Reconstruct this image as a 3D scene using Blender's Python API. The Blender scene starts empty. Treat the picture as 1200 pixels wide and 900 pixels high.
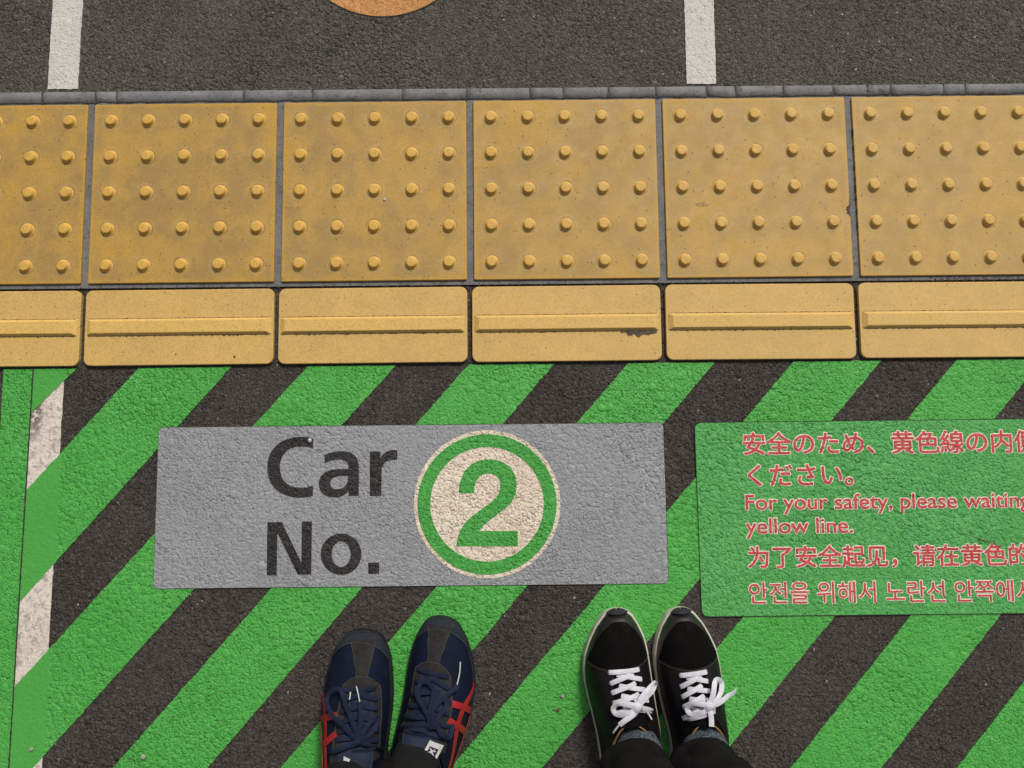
import bpy, bmesh, math, random
import numpy as np
from mathutils import Vector, Matrix
R = math.radians
random.seed(7)
rng = np.random.default_rng(11)
scene = bpy.context.scene
COL = scene.collection

# ------------------------------------------------------------------ camera
cam = bpy.data.cameras.new('camera')
cam.sensor_width = 36.0
cam.lens = 36.0 * 920 / 1200
cam.clip_start = 0.01
cam.clip_end = 500
camo = bpy.data.objects.new('camera', cam)
COL.objects.link(camo)
camo.matrix_world = (Matrix.Translation((0.03107, -0.55230, 1.23887)) @
                     Matrix.Rotation(R(-0.55424), 4, 'Z') @ Matrix.Rotation(R(0.08151), 4, 'Y') @
                     Matrix.Rotation(R(5.38797), 4, 'X'))
scene.camera = camo

# ------------------------------------------------------------------ light
SUN_EL, SUN_AZ = 46.0, 24.0        # degrees; azimuth measured from +Y (the track side) towards +X
world = bpy.data.worlds.new('World')
scene.world = world
world.use_nodes = True
wn = world.node_tree
bgn = wn.nodes['Background']
sky = wn.nodes.new('ShaderNodeTexSky')
sky.sky_type = 'NISHITA'
sky.sun_disc = False
sky.sun_elevation = R(SUN_EL)
sky.sun_rotation = R(SUN_AZ)
sky.air_density = 1.0
sky.dust_density = 4.0
sky.ozone_density = 1.0
hsv = wn.nodes.new('ShaderNodeHueSaturation')      # thin cloud: the sky light is nearly neutral
hsv.inputs['Saturation'].default_value = 0.30
wn.links.new(sky.outputs[0], hsv.inputs['Color'])
wn.links.new(hsv.outputs[0], bgn.inputs[0])
bgn.inputs[1].default_value = 0.075
sun = bpy.data.lights.new('sun', 'SUN')
sun.energy = 2.3
sun.angle = R(12)
sun.color = (1.0, 0.93, 0.83)
suno = bpy.data.objects.new('sun', sun)
COL.objects.link(suno)
sd = Vector((math.sin(R(SUN_AZ)) * math.cos(R(SUN_EL)), math.cos(R(SUN_AZ)) * math.cos(R(SUN_EL)), math.sin(R(SUN_EL))))
suno.rotation_euler = sd.to_track_quat('Z', 'Y').to_euler()
suno.location = (1, 3, 5)
vs = scene.view_settings
vs.view_transform = 'Standard'
vs.look = 'None'
vs.exposure = 0.25
vs.gamma = 1.0
vs.use_curve_mapping = False

# ------------------------------------------------------------------ object helpers
def link(o, parent=None):
    COL.objects.link(o)
    if parent is not None:
        o.parent = parent
    return o

def mesh_obj(name, verts, faces, mat, parent=None, smooth=False, mats=None, fmat=None):
    me = bpy.data.meshes.new(name)
    me.from_pydata([tuple(v) for v in verts], [], faces)
    for m in (mats or [mat]):
        me.materials.append(m)
    if fmat is not None:
        me.polygons.foreach_set('material_index', fmat)
    if smooth:
        me.polygons.foreach_set('use_smooth', [True] * len(me.polygons))
    me.update()
    return link(bpy.data.objects.new(name, me), parent)

def empty(name, loc=(0, 0, 0), rz=0.0):
    o = bpy.data.objects.new(name, None)
    o.empty_display_size = 0.05
    o.location = loc
    o.rotation_euler = (0, 0, rz)
    return link(o)

def tag(o, label, cat, group=None):
    o['label'] = label
    o['category'] = cat
    if group:
        o['group'] = group
    return o

def structure(o):
    o['kind'] = 'structure'
    return o

def stuff(o, label, cat):
    o['kind'] = 'stuff'
    o['label'] = label
    o['category'] = cat
    return o

def copy_part(o, parent):
    c = o.copy()
    COL.objects.link(c)
    c.parent = parent
    return c

def mm(pts):
    return [(x / 1000.0, y / 1000.0) for x, y in pts]

def ccw(p):
    a = sum(p[i][0] * p[(i + 1) % len(p)][1] - p[(i + 1) % len(p)][0] * p[i][1] for i in range(len(p)))
    return p if a > 0 else p[::-1]

def inset(p, d):
    n = len(p)
    out = []
    for i in range(n):
        a, b, c = Vector(p[i - 1]), Vector(p[i]), Vector(p[(i + 1) % n])
        e1, e2 = (b - a), (c - b)
        if e1.length < 1e-9: e1 = e2
        if e2.length < 1e-9: e2 = e1
        n1 = Vector((-e1.y, e1.x)).normalized()
        n2 = Vector((-e2.y, e2.x)).normalized()
        m = n1 + n2
        m = m / max(m.dot(n1), 0.4)
        out.append((b.x + m.x * d, b.y + m.y * d))
    return out

def rounded_rect(x0, x1, y0, y1, r, n=6):
    pts = []
    for cx, cy, a0 in ((x1 - r, y0 + r, -90), (x1 - r, y1 - r, 0), (x0 + r, y1 - r, 90), (x0 + r, y0 + r, 180)):
        for k in range(n + 1):
            a = R(a0 + 90 * k / n)
            pts.append((cx + r * math.cos(a), cy + r * math.sin(a)))
    return pts

def rounded_poly(p, r, n=6):
    """round the corners of a convex CCW polygon"""
    out = []
    m = len(p)
    for i in range(m):
        b = Vector(p[i]); a = Vector(p[i - 1]); c = Vector(p[(i + 1) % m])
        d1 = (a - b).normalized(); d2 = (c - b).normalized()
        ang = d1.angle(d2)
        t = r / math.tan(ang / 2)
        s = b + d1 * t; e = b + d2 * t
        for k in range(n + 1):
            f = k / n
            q = s * (1 - f) ** 2 + b * 2 * f * (1 - f) + e * f * f
            out.append((q.x, q.y))
    return out

def plate(name, p, z0, z1, mat, parent=None, bev=0.0, steps=3):
    p = ccw(p)
    n = len(p)
    rings = [[(x, y, z0) for x, y in p]]
    if bev > 0:
        rings.append([(x, y, z1 - bev) for x, y in p])
        for k in range(1, steps + 1):
            a = math.pi / 2 * k / steps
            q = inset(p, bev * (1 - math.cos(a)))
            rings.append([(x, y, z1 - bev + bev * math.sin(a)) for x, y in q])
    else:
        rings.append([(x, y, z1) for x, y in p])
    verts = [v for r in rings for v in r]
    faces = []
    for k in range(len(rings) - 1):
        for i in range(n):
            j = (i + 1) % n
            faces.append((k * n + i, k * n + j, (k + 1) * n + j, (k + 1) * n + i))
    faces.append(tuple((len(rings) - 1) * n + i for i in range(n)))
    return mesh_obj(name, verts, faces, mat, parent)

def ring_plate(name, c, r0, r1, z0, z1, mat, parent=None, n=128):
    verts, faces = [], []
    for r, z in ((r1, z0), (r1, z1), (r0, z1), (r0, z0)):
        for i in range(n):
            a = 2 * math.pi * i / n
            verts.append((c[0] + r * math.cos(a), c[1] + r * math.sin(a), z))
    for k in range(3):
        for i in range(n):
            j = (i + 1) % n
            faces.append((k * n + i, k * n + j, (k + 1) * n + j, (k + 1) * n + i))
    return mesh_obj(name, verts, faces, mat, parent)

def circle(c, r, n=128):
    return [(c[0] + r * math.cos(2 * math.pi * i / n), c[1] + r * math.sin(2 * math.pi * i / n)) for i in range(n)]

def parse_path(s, n=14):
    toks = s.split()
    i = 0
    loops, cur, cmd = [], [], None
    def pt(t):
        x, y = t.split(',')
        return Vector((float(x) / 1000, float(y) / 1000))
    while i < len(toks):
        t = toks[i]
        if t in 'MLCZ':
            cmd = t
            if t == 'Z':
                loops.append(cur); cur = []
            i += 1
            continue
        if cmd in 'ML':
            cur.append(pt(t)); i += 1
        else:
            p0 = cur[-1]; p1, p2, p3 = pt(toks[i]), pt(toks[i + 1]), pt(toks[i + 2])
            for k in range(1, n + 1):
                f = k / n
                cur.append(p0 * (1 - f) ** 3 + p1 * 3 * f * (1 - f) ** 2 + p2 * 3 * f * f * (1 - f) + p3 * f ** 3)
            i += 3
    out = []
    for l in loops:
        if (l[0] - l[-1]).length < 1e-6:
            l = l[:-1]
        out.append(l)
    return out

def path_mesh(name, paths, z0, z1, mat, parent=None):
    """filled lettering from outline loops, as one mesh with a little thickness"""
    cu = bpy.data.curves.new(name, 'CURVE')
    cu.dimensions = '2D'
    cu.fill_mode = 'BOTH'
    cu.extrude = (z1 - z0) / 2
    for p in paths:
        for loop in parse_path(p):
            sp = cu.splines.new('POLY')
            sp.points.add(len(loop) - 1)
            for q, v in zip(sp.points, loop):
                q.co = (v.x, v.y, 0, 1)
            sp.use_cyclic_u = True
    return curve_to_mesh(name, cu, mat, parent, lambda V: V + np.array([0, 0, (z0 + z1) / 2]))

def curve_to_mesh(name, cu, mat, parent, fn):
    tmp = bpy.data.objects.new(name + '_outline', cu)
    COL.objects.link(tmp)
    dg = bpy.context.evaluated_depsgraph_get()
    me = bpy.data.meshes.new_from_object(tmp.evaluated_get(dg))
    bpy.data.objects.remove(tmp)
    bpy.data.curves.remove(cu)
    me.name = name
    V = np.empty(len(me.vertices) * 3)
    me.vertices.foreach_get('co', V)
    V = fn(V.reshape(-1, 3))
    me.vertices.foreach_set('co', V.ravel())
    me.materials.clear()
    me.materials.append(mat)
    me.update()
    return link(bpy.data.objects.new(name, me), parent)

def text_curve(body, offset=0.0, extrude=0.0):
    cu = bpy.data.curves.new('lettering', 'FONT')
    cu.body = body
    cu.size = 1.0
    cu.offset = offset
    cu.extrude = extrude
    cu.resolution_u = 6
    return cu

def text_bbox(body, offset=0.0):
    cu = text_curve(body, offset)
    tmp = bpy.data.objects.new('lettering_outline', cu)
    COL.objects.link(tmp)
    dg = bpy.context.evaluated_depsgraph_get()
    me = bpy.data.meshes.new_from_object(tmp.evaluated_get(dg))
    V = np.array([v.co[:] for v in me.vertices])
    bpy.data.objects.remove(tmp); bpy.data.curves.remove(cu); bpy.data.meshes.remove(me)
    return V[:, 0].min(), V[:, 0].max(), V[:, 1].min(), V[:, 1].max()

# ------------------------------------------------------------------ material helpers
class NT:
    def __init__(s, name):
        s.m = bpy.data.materials.new(name)
        s.m.use_nodes = True
        s.t = s.m.node_tree
        s.b = s.t.nodes['Principled BSDF']
        s.pos = None
    def n(s, typ, **kw):
        nd = s.t.nodes.new(typ)
        for k, v in kw.items():
            setattr(nd, k, v)
        return nd
    def l(s, a, b):
        s.t.links.new(a, b)
    def put(s, sock, v):
        if hasattr(v, 'is_linked') or hasattr(v, 'links'):
            s.l(v, sock)
        else:
            if isinstance(v, (tuple, list)) and len(v) == 3 and sock.type == 'RGBA':
                v = tuple(v) + (1,)
            sock.default_value = v
    def P(s):
        if s.pos is None:
            s.pos = s.n('ShaderNodeNewGeometry').outputs['Position']
        return s.pos
    def OC(s):
        return s.n('ShaderNodeTexCoord').outputs['Object']
    def math(s, op, a, b=0.0, c=0.0, clamp=False):
        nd = s.n('ShaderNodeMath', operation=op, use_clamp=clamp)
        s.put(nd.inputs[0], a); s.put(nd.inputs[1], b)
        s.put(nd.inputs[2], c)
        return nd.outputs[0]
    def vmath(s, op, a, b=(0, 0, 0)):
        nd = s.n('ShaderNodeVectorMath', operation=op)
        s.put(nd.inputs[0], a); s.put(nd.inputs[1], b)
        return nd.outputs['Value'] if op in ('LENGTH', 'DISTANCE', 'DOT_PRODUCT') else nd.outputs[0]
    def noise(s, scale, detail=4, rough=0.55, vec=None, dist=0.0, color=False):
        nd = s.n('ShaderNodeTexNoise')
        s.l(vec or s.P(), nd.inputs['Vector'])
        nd.inputs['Scale'].default_value = scale
        nd.inputs['Detail'].default_value = detail
        nd.inputs['Roughness'].default_value = rough
        nd.inputs['Distortion'].default_value = dist
        return nd.outputs['Color' if color else 'Fac']
    def vor(s, scale, feature='F1', vec=None, rnd=1.0, smooth=0.3):
        nd = s.n('ShaderNodeTexVoronoi', feature=feature, voronoi_dimensions='2D')
        s.l(vec or s.P(), nd.inputs['Vector'])
        nd.inputs['Scale'].default_value = scale
        nd.inputs['Randomness'].default_value = rnd
        if feature == 'SMOOTH_F1':
            nd.inputs['Smoothness'].default_value = smooth
        return nd
    def ramp(s, v, lo, hi, a=0.0, b=1.0, smooth=True):
        nd = s.n('ShaderNodeMapRange', interpolation_type='SMOOTHSTEP' if smooth else 'LINEAR', clamp=True)
        s.put(nd.inputs[0], v)
        for i, x in ((1, lo), (2, hi), (3, a), (4, b)):
            nd.inputs[i].default_value = x
        return nd.outputs[0]
    def mix(s, f, a, b):
        nd = s.n('ShaderNodeMix', data_type='RGBA')
        s.put(nd.inputs[0], f); s.put(nd.inputs[6], a); s.put(nd.inputs[7], b)
        return nd.outputs[2]
    def sep(s, v):
        nd = s.n('ShaderNodeSeparateXYZ'); s.l(v, nd.inputs[0]); return nd.outputs
    def bump(s, h, dist, strength=1.0, normal=None):
        nd = s.n('ShaderNodeBump')
        s.put(nd.inputs['Strength'], strength)
        nd.inputs['Distance'].default_value = dist
        s.l(h, nd.inputs['Height'])
        if normal is not None:
            s.l(normal, nd.inputs['Normal'])
        return nd.outputs[0]
    def done(s, color=None, rough=None, normal=None, spec=None):
        if color is not None: s.put(s.b.inputs['Base Color'], color)
        if rough is not None: s.put(s.b.inputs['Roughness'], rough)
        if normal is not None: s.l(normal, s.b.inputs['Normal'])
        if spec is not None: s.b.inputs['Specular IOR Level'].default_value = spec
        return s.m

def aggregate(m, grit=1.0):
    """height field of the crushed stone in the pavement; painted films share it, so relief runs on through them"""
    warp = m.vmath('SCALE', m.vmath('SUBTRACT', m.noise(170, 1, color=True), (0.5, 0.5, 0.5)))
    warp.node.inputs['Scale'].default_value = 0.0030
    pos = m.vmath('ADD', m.P(), warp)
    def stones(scale, seed, lo, hi, tilt):
        """rounded chips, each with its own height and a face tilted its own way"""
        q = m.vmath('ADD', pos, seed)
        v = m.vor(scale, vec=q)
        c = m.sep(v.outputs['Color'])
        d = m.ramp(v.outputs['Distance'], lo, hi, smooth=False)
        dome = m.math('SQRT', m.math('SUBTRACT', 1.0, m.math('MULTIPLY', d, d), clamp=True))
        off = m.vmath('SCALE', m.vmath('SUBTRACT', q, v.outputs['Position']))
        off.node.inputs['Scale'].default_value = scale
        o = m.sep(off)
        face = m.math('ADD', m.math('MULTIPLY', o[0], m.math('SUBTRACT', c[1], 0.5)), m.math('MULTIPLY', o[1], m.math('SUBTRACT', c[2], 0.5)))
        return m.math('MULTIPLY', m.math('MULTIPLY_ADD', face, tilt, dome), m.math('MULTIPLY_ADD', c[0], 0.85, 0.15)), c
    h1, c1 = stones(140, (0, 0, 0), 0.05, 0.66, 1.5)
    h2, c2 = stones(285, (1.3, 0.7, 0), 0.05, 0.70, 1.6)
    h3, c3 = stones(62, (2.1, 4.7, 0), 0.08, 0.44, 0.9)
    coarse = m.ramp(m.noise(4.2, 3), 0.40, 0.66, 0.28, 0.80)
    h = m.math('MULTIPLY_ADD', h2, 0.62, m.math('MULTIPLY', h1, coarse))
    h = m.math('MAXIMUM', h, m.math('MULTIPLY', m.math('MULTIPLY', h3, m.ramp(c3[1], 0.91, 0.94)), 1.3))
    zone = m.ramp(m.noise(5.5, 2), 0.35, 0.68, 0.75, 1.2)     # rougher and smoother areas
    return m.math('MULTIPLY', h, zone), pos, None

# ------------------------------------------------------------------ materials
def asphalt(name, dark, light, speck, grain):
    m = NT(name)
    h, pos, und = aggregate(m)
    fine = m.noise(600, 3, 0.7)
    hh = m.math('MULTIPLY_ADD', fine, 0.30, h)
    tone = m.math('MULTIPLY_ADD', m.noise(7, 4), 0.6, m.math('MULTIPLY', m.noise(45, 3), 0.4))
    col = m.mix(m.ramp(tone, 0.35, 0.65), dark, light)
    st = m.ramp(m.noise(11, 5, 0.7, dist=0.8), 0.60, 0.72)
    col = m.mix(m.math('MULTIPLY', st, 0.5), col, tuple(c * 0.55 for c in dark))
    for sc, seed, amt in ((grain, (0, 0, 0), 0.64), (grain * 2.0, (3.3, 1.1, 0), 0.60)):
        v = m.vor(sc, vec=m.vmath('ADD', pos, seed))
        ch = m.sep(v.outputs['Color'])
        core = m.ramp(v.outputs['Distance'], 0.62, 0.30)
        stone = m.math('MULTIPLY', m.ramp(ch[0], 0.50, 1.0), core)
        warm = m.mix(ch[2], tuple(c * 2.1 for c in light), (light[0] * 2.3, light[1] * 2.05, light[2] * 1.75))
        col = m.mix(m.math('MULTIPLY', stone, amt), col, warm)
        darkst = m.math('MULTIPLY', m.ramp(ch[1], 0.55, 1.0), core)
        col = m.mix(m.math('MULTIPLY', darkst, 0.75), col, tuple(c * 0.30 for c in dark))
    v2 = m.vor(120, vec=pos)
    c2 = m.sep(v2.outputs['Color'])
    sp = m.math('MULTIPLY', m.ramp(c2[2], 0.975, 0.98), m.ramp(v2.outputs['Distance'], 0.26, 0.10))
    col = m.mix(m.math('MULTIPLY', sp, m.math('MULTIPLY', c2[0], speck)), col, (0.42, 0.39, 0.35))
    return m.done(col, 0.85, m.bump(hh, 0.0036, 1.0), 0.25)

M = {}
M['asphalt'] = asphalt('asphalt_brown', (0.043, 0.0370, 0.0335), (0.060, 0.052, 0.047), 0.8, 320)
M['asphalt_top'] = asphalt('asphalt_grey', (0.061, 0.056, 0.049), (0.088, 0.081, 0.071), 0.9, 300)

def film(name, base, vary, wear=0.5, rough=0.62, wearcol=(0.060, 0.048, 0.036), depth=0.0030, fine_amt=0.14, grime=0.34):
    m = NT(name)
    h, pos, und = aggregate(m)
    fine = m.noise(420, 3, 0.65)
    hh = m.math('MULTIPLY_ADD', fine, fine_amt, h)
    tone = m.ramp(m.noise(9, 5, 0.6), 0.3, 0.7)
    col = m.mix(tone, base, vary)
    g = m.noise(260, 3, 0.6)
    col = m.mix(m.math('MULTIPLY', m.ramp(g, 0.55, 0.75), 0.22), col, tuple(min(1, c * 1.35) for c in base))
    # scuffed paler chips, grime specks and worn-through flecks
    vs_ = m.vor(230, vec=pos)
    cs = m.sep(vs_.outputs['Color'])
    core = m.ramp(vs_.outputs['Distance'], 0.6, 0.25)
    col = m.mix(m.math('MULTIPLY', m.math('MULTIPLY', m.ramp(cs[0], 0.6, 1.0), core), 0.30), col, tuple(min(1, c * 1.35 + 0.03) for c in base))
    col = m.mix(m.math('MULTIPLY', m.math('MULTIPLY', m.ramp(cs[1], 0.72, 1.0), m.ramp(vs_.outputs['Distance'], 0.45, 0.15)), grime), col, tuple(c * 0.42 for c in base))
    w = m.ramp(m.noise(170, 4, 0.75, vec=pos), 0.655, 0.69)
    wz = m.ramp(m.noise(12, 3), 0.46, 0.62)
    col = m.mix(m.math('MULTIPLY', m.math('MULTIPLY', w, wz), wear), col, wearcol)
    return m, col, hh

def film_done(name, *a, rough=0.6, depth=0.0024, strength=1.0, spec=0.4, **k):
    m, col, hh = film(name, *a, **k)
    return m.done(col, rough, m.bump(hh, depth, strength), spec)

# green stripes: same film, but lying smooth where it crosses the old white line
m, col, hh = film('green_stripe_film', (0.057, 0.325, 0.046), (0.071, 0.365, 0.061), 0.8)
x = m.sep(m.P())
xl = m.math('MULTIPLY_ADD', x[1], -0.012, x[0])          # the line leans very slightly
inside = m.math('MULTIPLY', m.ramp(xl, -0.7245, -0.7215), m.ramp(xl, -0.6705, -0.6735))
col = m.mix(m.math('MULTIPLY', inside, 0.5), col, (0.064, 0.305, 0.050))
M['green_stripe'] = m.done(col, 0.58, m.bump(hh, 0.0024, m.math('SUBTRACT', 1.0, m.math('MULTIPLY', inside, 0.72))), 0.4)
M['green_sign'] = film_done('green_sticker_film', (0.066, 0.320, 0.070), (0.085, 0.365, 0.092), wear=0.7)
M['green_ring'] = film_done('green_emblem_film', (0.050, 0.305, 0.048), (0.062, 0.335, 0.058), wear=0.5)
M['grey_sign'] = film_done('grey_sticker_film', (0.248, 0.256, 0.275), (0.280, 0.288, 0.308), wear=0.10, grime=0.20, depth=0.0019, rough=0.55, wearcol=(0.12, 0.12, 0.12))
M['letter_dark'] = film_done('dark_letter_film', (0.018, 0.0165, 0.016), (0.025, 0.023, 0.022), wear=0.10, rough=0.6, wearcol=(0.2, 0.2, 0.2))
M['letter_red'] = film_done('red_letter_film', (0.54, 0.062, 0.066), (0.49, 0.056, 0.060), wear=0.22, grime=0.08, depth=0.0013)
M['letter_edge'] = film_done('pale_letter_edge_film', (0.84, 0.70, 0.62), (0.80, 0.70, 0.58), wear=0.12, grime=0.05, depth=0.0013)
M['white_line'] = film_done('white_line_paint', (0.49, 0.475, 0.44), (0.56, 0.545, 0.51), wear=0.9, rough=0.7, wearcol=(0.22, 0.20, 0.18), depth=0.0010, fine_amt=0.6, grime=0.75)

m, col, hh = film('cream_emblem_film', (0.66, 0.56, 0.45), (0.72, 0.63, 0.52), wear=0.3)
g = m.vor(330)
col = m.mix(m.math('MULTIPLY', m.ramp(m.sep(g.outputs['Color'])[0], 0.55, 1.0), 0.55), col, (0.42, 0.31, 0.22))
M['cream'] = m.done(col, 0.6, m.bump(hh, 0.0030, 0.9), 0.4)

m, col, hh = film('orange_sticker_film', (0.46, 0.215, 0.070), (0.53, 0.26, 0.09), wear=0.3)
g = m.vor(380)
col = m.mix(m.math('MULTIPLY', m.ramp(m.sep(g.outputs['Color'])[0], 0.6, 1.0), 0.45), col, (0.28, 0.12, 0.035))
M['orange'] = m.done(col, 0.7, m.bump(hh, 0.002, 0.7), 0.3)

m, col, hh = film('old_white_line_paint', (0.58, 0.51, 0.45), (0.66, 0.60, 0.54), wear=0.3)
bl = m.ramp(m.noise(95, 5, 0.65, dist=0.6), 0.49, 0.62)
col = m.mix(m.math('MULTIPLY', bl, 0.62), col, (0.25, 0.22, 0.20))
bl2 = m.ramp(m.noise(160, 3, 0.6), 0.60, 0.70)
col = m.mix(m.math('MULTIPLY', bl2, 0.6), col, (0.30, 0.26, 0.22))
yx = m.sep(m.P())
pk = m.math('MULTIPLY', m.ramp(yx[0], -0.7075, -0.7175), m.ramp(yx[1], -0.545, -0.47))   # paint flaked off along the left edge
pk = m.math('MULTIPLY', pk, m.ramp(m.noise(110, 4, 0.7), 0.42, 0.50))
col = m.mix(m.math('MULTIPLY', pk, 0.9), col, (0.10, 0.075, 0.062))
M['old_white'] = m.done(col, 0.7, m.bump(hh, 0.0012, 0.6), 0.35)

def mortar(name, a, b):
    m = NT(name)
    col = m.mix(m.ramp(m.noise(30, 6, 0.6), 0.3, 0.7), a, b)
    d = m.ramp(m.noise(55, 5, 0.7), 0.56, 0.68)
    col = m.mix(m.math('MULTIPLY', d, 0.6), col, (0.055, 0.045, 0.036))
    g = m.vor(420)
    col = m.mix(m.math('MULTIPLY', m.ramp(m.sep(g.outputs['Color'])[0], 0.75, 1.0), 0.35), col, (0.04, 0.035, 0.03))
    hh = m.math('MULTIPLY_ADD', m.noise(350, 4, 0.7), 0.5, m.noise(60, 3))
    return m.done(col, 0.8, m.bump(hh, 0.0022, 0.7), 0.3)
M['mortar'] = mortar('grey_mortar', (0.125, 0.127, 0.130), (0.185, 0.184, 0.184))
M['mortar_strip'] = mortar('smooth_grey_mortar', (0.145, 0.147, 0.151), (0.195, 0.197, 0.201))

def yellow(name, base, dirt, bright, studs=False, dirt_amt=0.7, speck_amt=0.8):
    m = NT(name)
    n1 = m.noise(9, 5, 0.6, dist=0.4)
    n2 = m.noise(32, 5, 0.62)
    f = m.math('MULTIPLY_ADD', n2, 0.5, m.math('MULTIPLY', n1, 0.6))
    col = m.mix(m.math('MULTIPLY', m.ramp(f, 0.43, 0.66), dirt_amt), base, dirt)
    br = m.ramp(m.noise(7.5, 3, 0.5, dist=0.8, vec=m.vmath('ADD', m.P(), (3.1, 1.7, 0))), 0.55, 0.68)
    col = m.mix(m.math('MULTIPLY', br, 0.55), col, bright)
    if studs:
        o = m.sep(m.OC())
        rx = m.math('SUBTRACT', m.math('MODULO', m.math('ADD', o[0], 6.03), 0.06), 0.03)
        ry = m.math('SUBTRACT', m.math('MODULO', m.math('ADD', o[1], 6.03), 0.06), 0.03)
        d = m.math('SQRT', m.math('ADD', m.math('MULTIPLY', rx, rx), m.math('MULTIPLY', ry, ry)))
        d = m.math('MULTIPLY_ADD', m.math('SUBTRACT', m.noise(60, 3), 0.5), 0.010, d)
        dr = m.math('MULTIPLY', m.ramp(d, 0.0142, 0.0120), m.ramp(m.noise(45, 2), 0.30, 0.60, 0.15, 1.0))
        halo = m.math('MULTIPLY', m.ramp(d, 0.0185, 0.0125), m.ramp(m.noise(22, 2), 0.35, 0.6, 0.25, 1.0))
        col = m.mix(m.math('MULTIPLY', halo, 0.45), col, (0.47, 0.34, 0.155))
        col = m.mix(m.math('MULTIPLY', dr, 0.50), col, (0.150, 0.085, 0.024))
        # scrubbed brighter rim along the tile edges
        ax = m.math('ABSOLUTE', o[0]); ay = m.math('ABSOLUTE', o[1])
        e = m.math('MAXIMUM', ax, ay)
        e = m.math('MULTIPLY_ADD', m.math('SUBTRACT', m.noise(40, 3), 0.5), 0.014, e)
        col = m.mix(m.math('MULTIPLY', m.ramp(e, 0.1395, 0.1475), 0.6), col, bright)
    fl = m.vor(700)
    col = m.mix(m.math('MULTIPLY', m.ramp(m.sep(fl.outputs['Color'])[0], 0.5, 1.0), 0.30), col, (0.17, 0.105, 0.035))
    fg = m.noise(170, 5, 0.75, dist=0.5)
    col = m.mix(m.math('MULTIPLY', m.ramp(fg, 0.50, 0.72), 0.30), col, (0.21, 0.140, 0.060))
    col = m.mix(m.math('MULTIPLY', m.ramp(m.sep(m.P())[0], -0.55, 0.75), 0.34), col, (0.545, 0.375, 0.145))     # the right-hand tiles are bleached paler
    sp = m.vor(95)
    k = m.math('MULTIPLY', m.ramp(m.sep(sp.outputs['Color'])[1], 0.93, 0.95), m.ramp(sp.outputs['Distance'], 0.16, 0.06))
    col = m.mix(m.math('MULTIPLY', k, speck_amt), col, (0.10, 0.055, 0.025))
    sm = m.ramp(m.noise(26, 6, 0.72, dist=1.2), 0.66, 0.76)
    col = m.mix(m.math('MULTIPLY', sm, 0.5), col, (0.15, 0.10, 0.05))
    hh = m.math('MULTIPLY_ADD', m.noise(900, 3, 0.7), 0.35, m.math('MULTIPLY', m.noise(240, 3), 0.5))
    return m.done(col, m.ramp(m.noise(40, 3), 0.3, 0.7, 0.55, 0.75), m.bump(hh, 0.0006, 0.8), 0.4)
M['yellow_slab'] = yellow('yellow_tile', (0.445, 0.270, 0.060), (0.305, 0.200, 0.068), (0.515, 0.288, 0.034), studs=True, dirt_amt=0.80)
M['yellow_stud'] = yellow('yellow_stud', (0.620, 0.365, 0.066), (0.560, 0.335, 0.080), (0.620, 0.360, 0.060), dirt_amt=0.4, speck_amt=0.3)
M['yellow_bar_slab'] = yellow('yellow_bar_tile', (0.615, 0.395, 0.120), (0.520, 0.340, 0.112), (0.620, 0.385, 0.105), dirt_amt=0.7, speck_amt=0.6)
M['yellow_rib'] = yellow('yellow_rib', (0.66, 0.425, 0.118), (0.60, 0.39, 0.115), (0.66, 0.415, 0.108), dirt_amt=0.5, speck_amt=0.3)

def plain(name, col, rough=0.6, vary=0.25, scale=60, bump=0.0, bscale=800, spec=0.4, sheen=0.0, metal=0.0):
    m = NT(name)
    oc = m.OC()
    c = m.mix(m.ramp(m.noise(scale, 4, 0.6, vec=oc), 0.3, 0.7), tuple(x * (1 - vary) for x in col), tuple(min(1, x * (1 + vary)) for x in col))
    nm = None
    if bump:
        nm = m.bump(m.noise(bscale, 3, 0.7, vec=oc), bump, 0.8)
    if sheen:
        m.b.inputs['Sheen Weight'].default_value = sheen
    m.b.inputs['Metallic'].default_value = metal
    return m.done(c, rough, nm, spec)
M['dirt'] = plain('dirt_crust', (0.088, 0.067, 0.045), 0.9, 0.4, 150, 0.001, 500)
M['crack'] = plain('dark_gap', (0.022, 0.018, 0.015), 0.95, 0.3, 100)
M['edge'] = plain('film_edge_dirt', (0.030, 0.034, 0.024), 0.85, 0.4, 60)
M['pebble'] = plain('pale_pebble', (0.60, 0.57, 0.52), 0.7, 0.2, 200, 0.0006, 500)
M['pebble_grey'] = plain('grey_pebble', (0.30, 0.28, 0.25), 0.8, 0.3, 200, 0.0006, 500)
M['needle'] = plain('dry_needle', (0.20, 0.10, 0.045), 0.7, 0.3, 200)
M['leaf'] = plain('brown_leaf_scrap', (0.16, 0.045, 0.03), 0.7, 0.3, 200)

# ================================================================== setting
ground = structure(mesh_obj('ground', [(-60, -60, 0), (60, -60, 0), (60, 60, 0), (-60, 60, 0)], [(0, 1, 2, 3)], M['asphalt']))
structure(mesh_obj('platform_pavement', [(-12, 0.0522, 0.004), (12, 0.0485, 0.004), (12, 30, 0.004), (-12, 30, 0.004)], [(0, 1, 2, 3)], M['asphalt_top']))
structure(mesh_obj('mortar_bed', [(-12, -0.2755, 0.0035), (12, -0.2755, 0.0035), (12, 0.0515, 0.0035), (-12, 0.0535, 0.0035)], [(0, 1, 2, 3)], M['mortar']))

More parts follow.
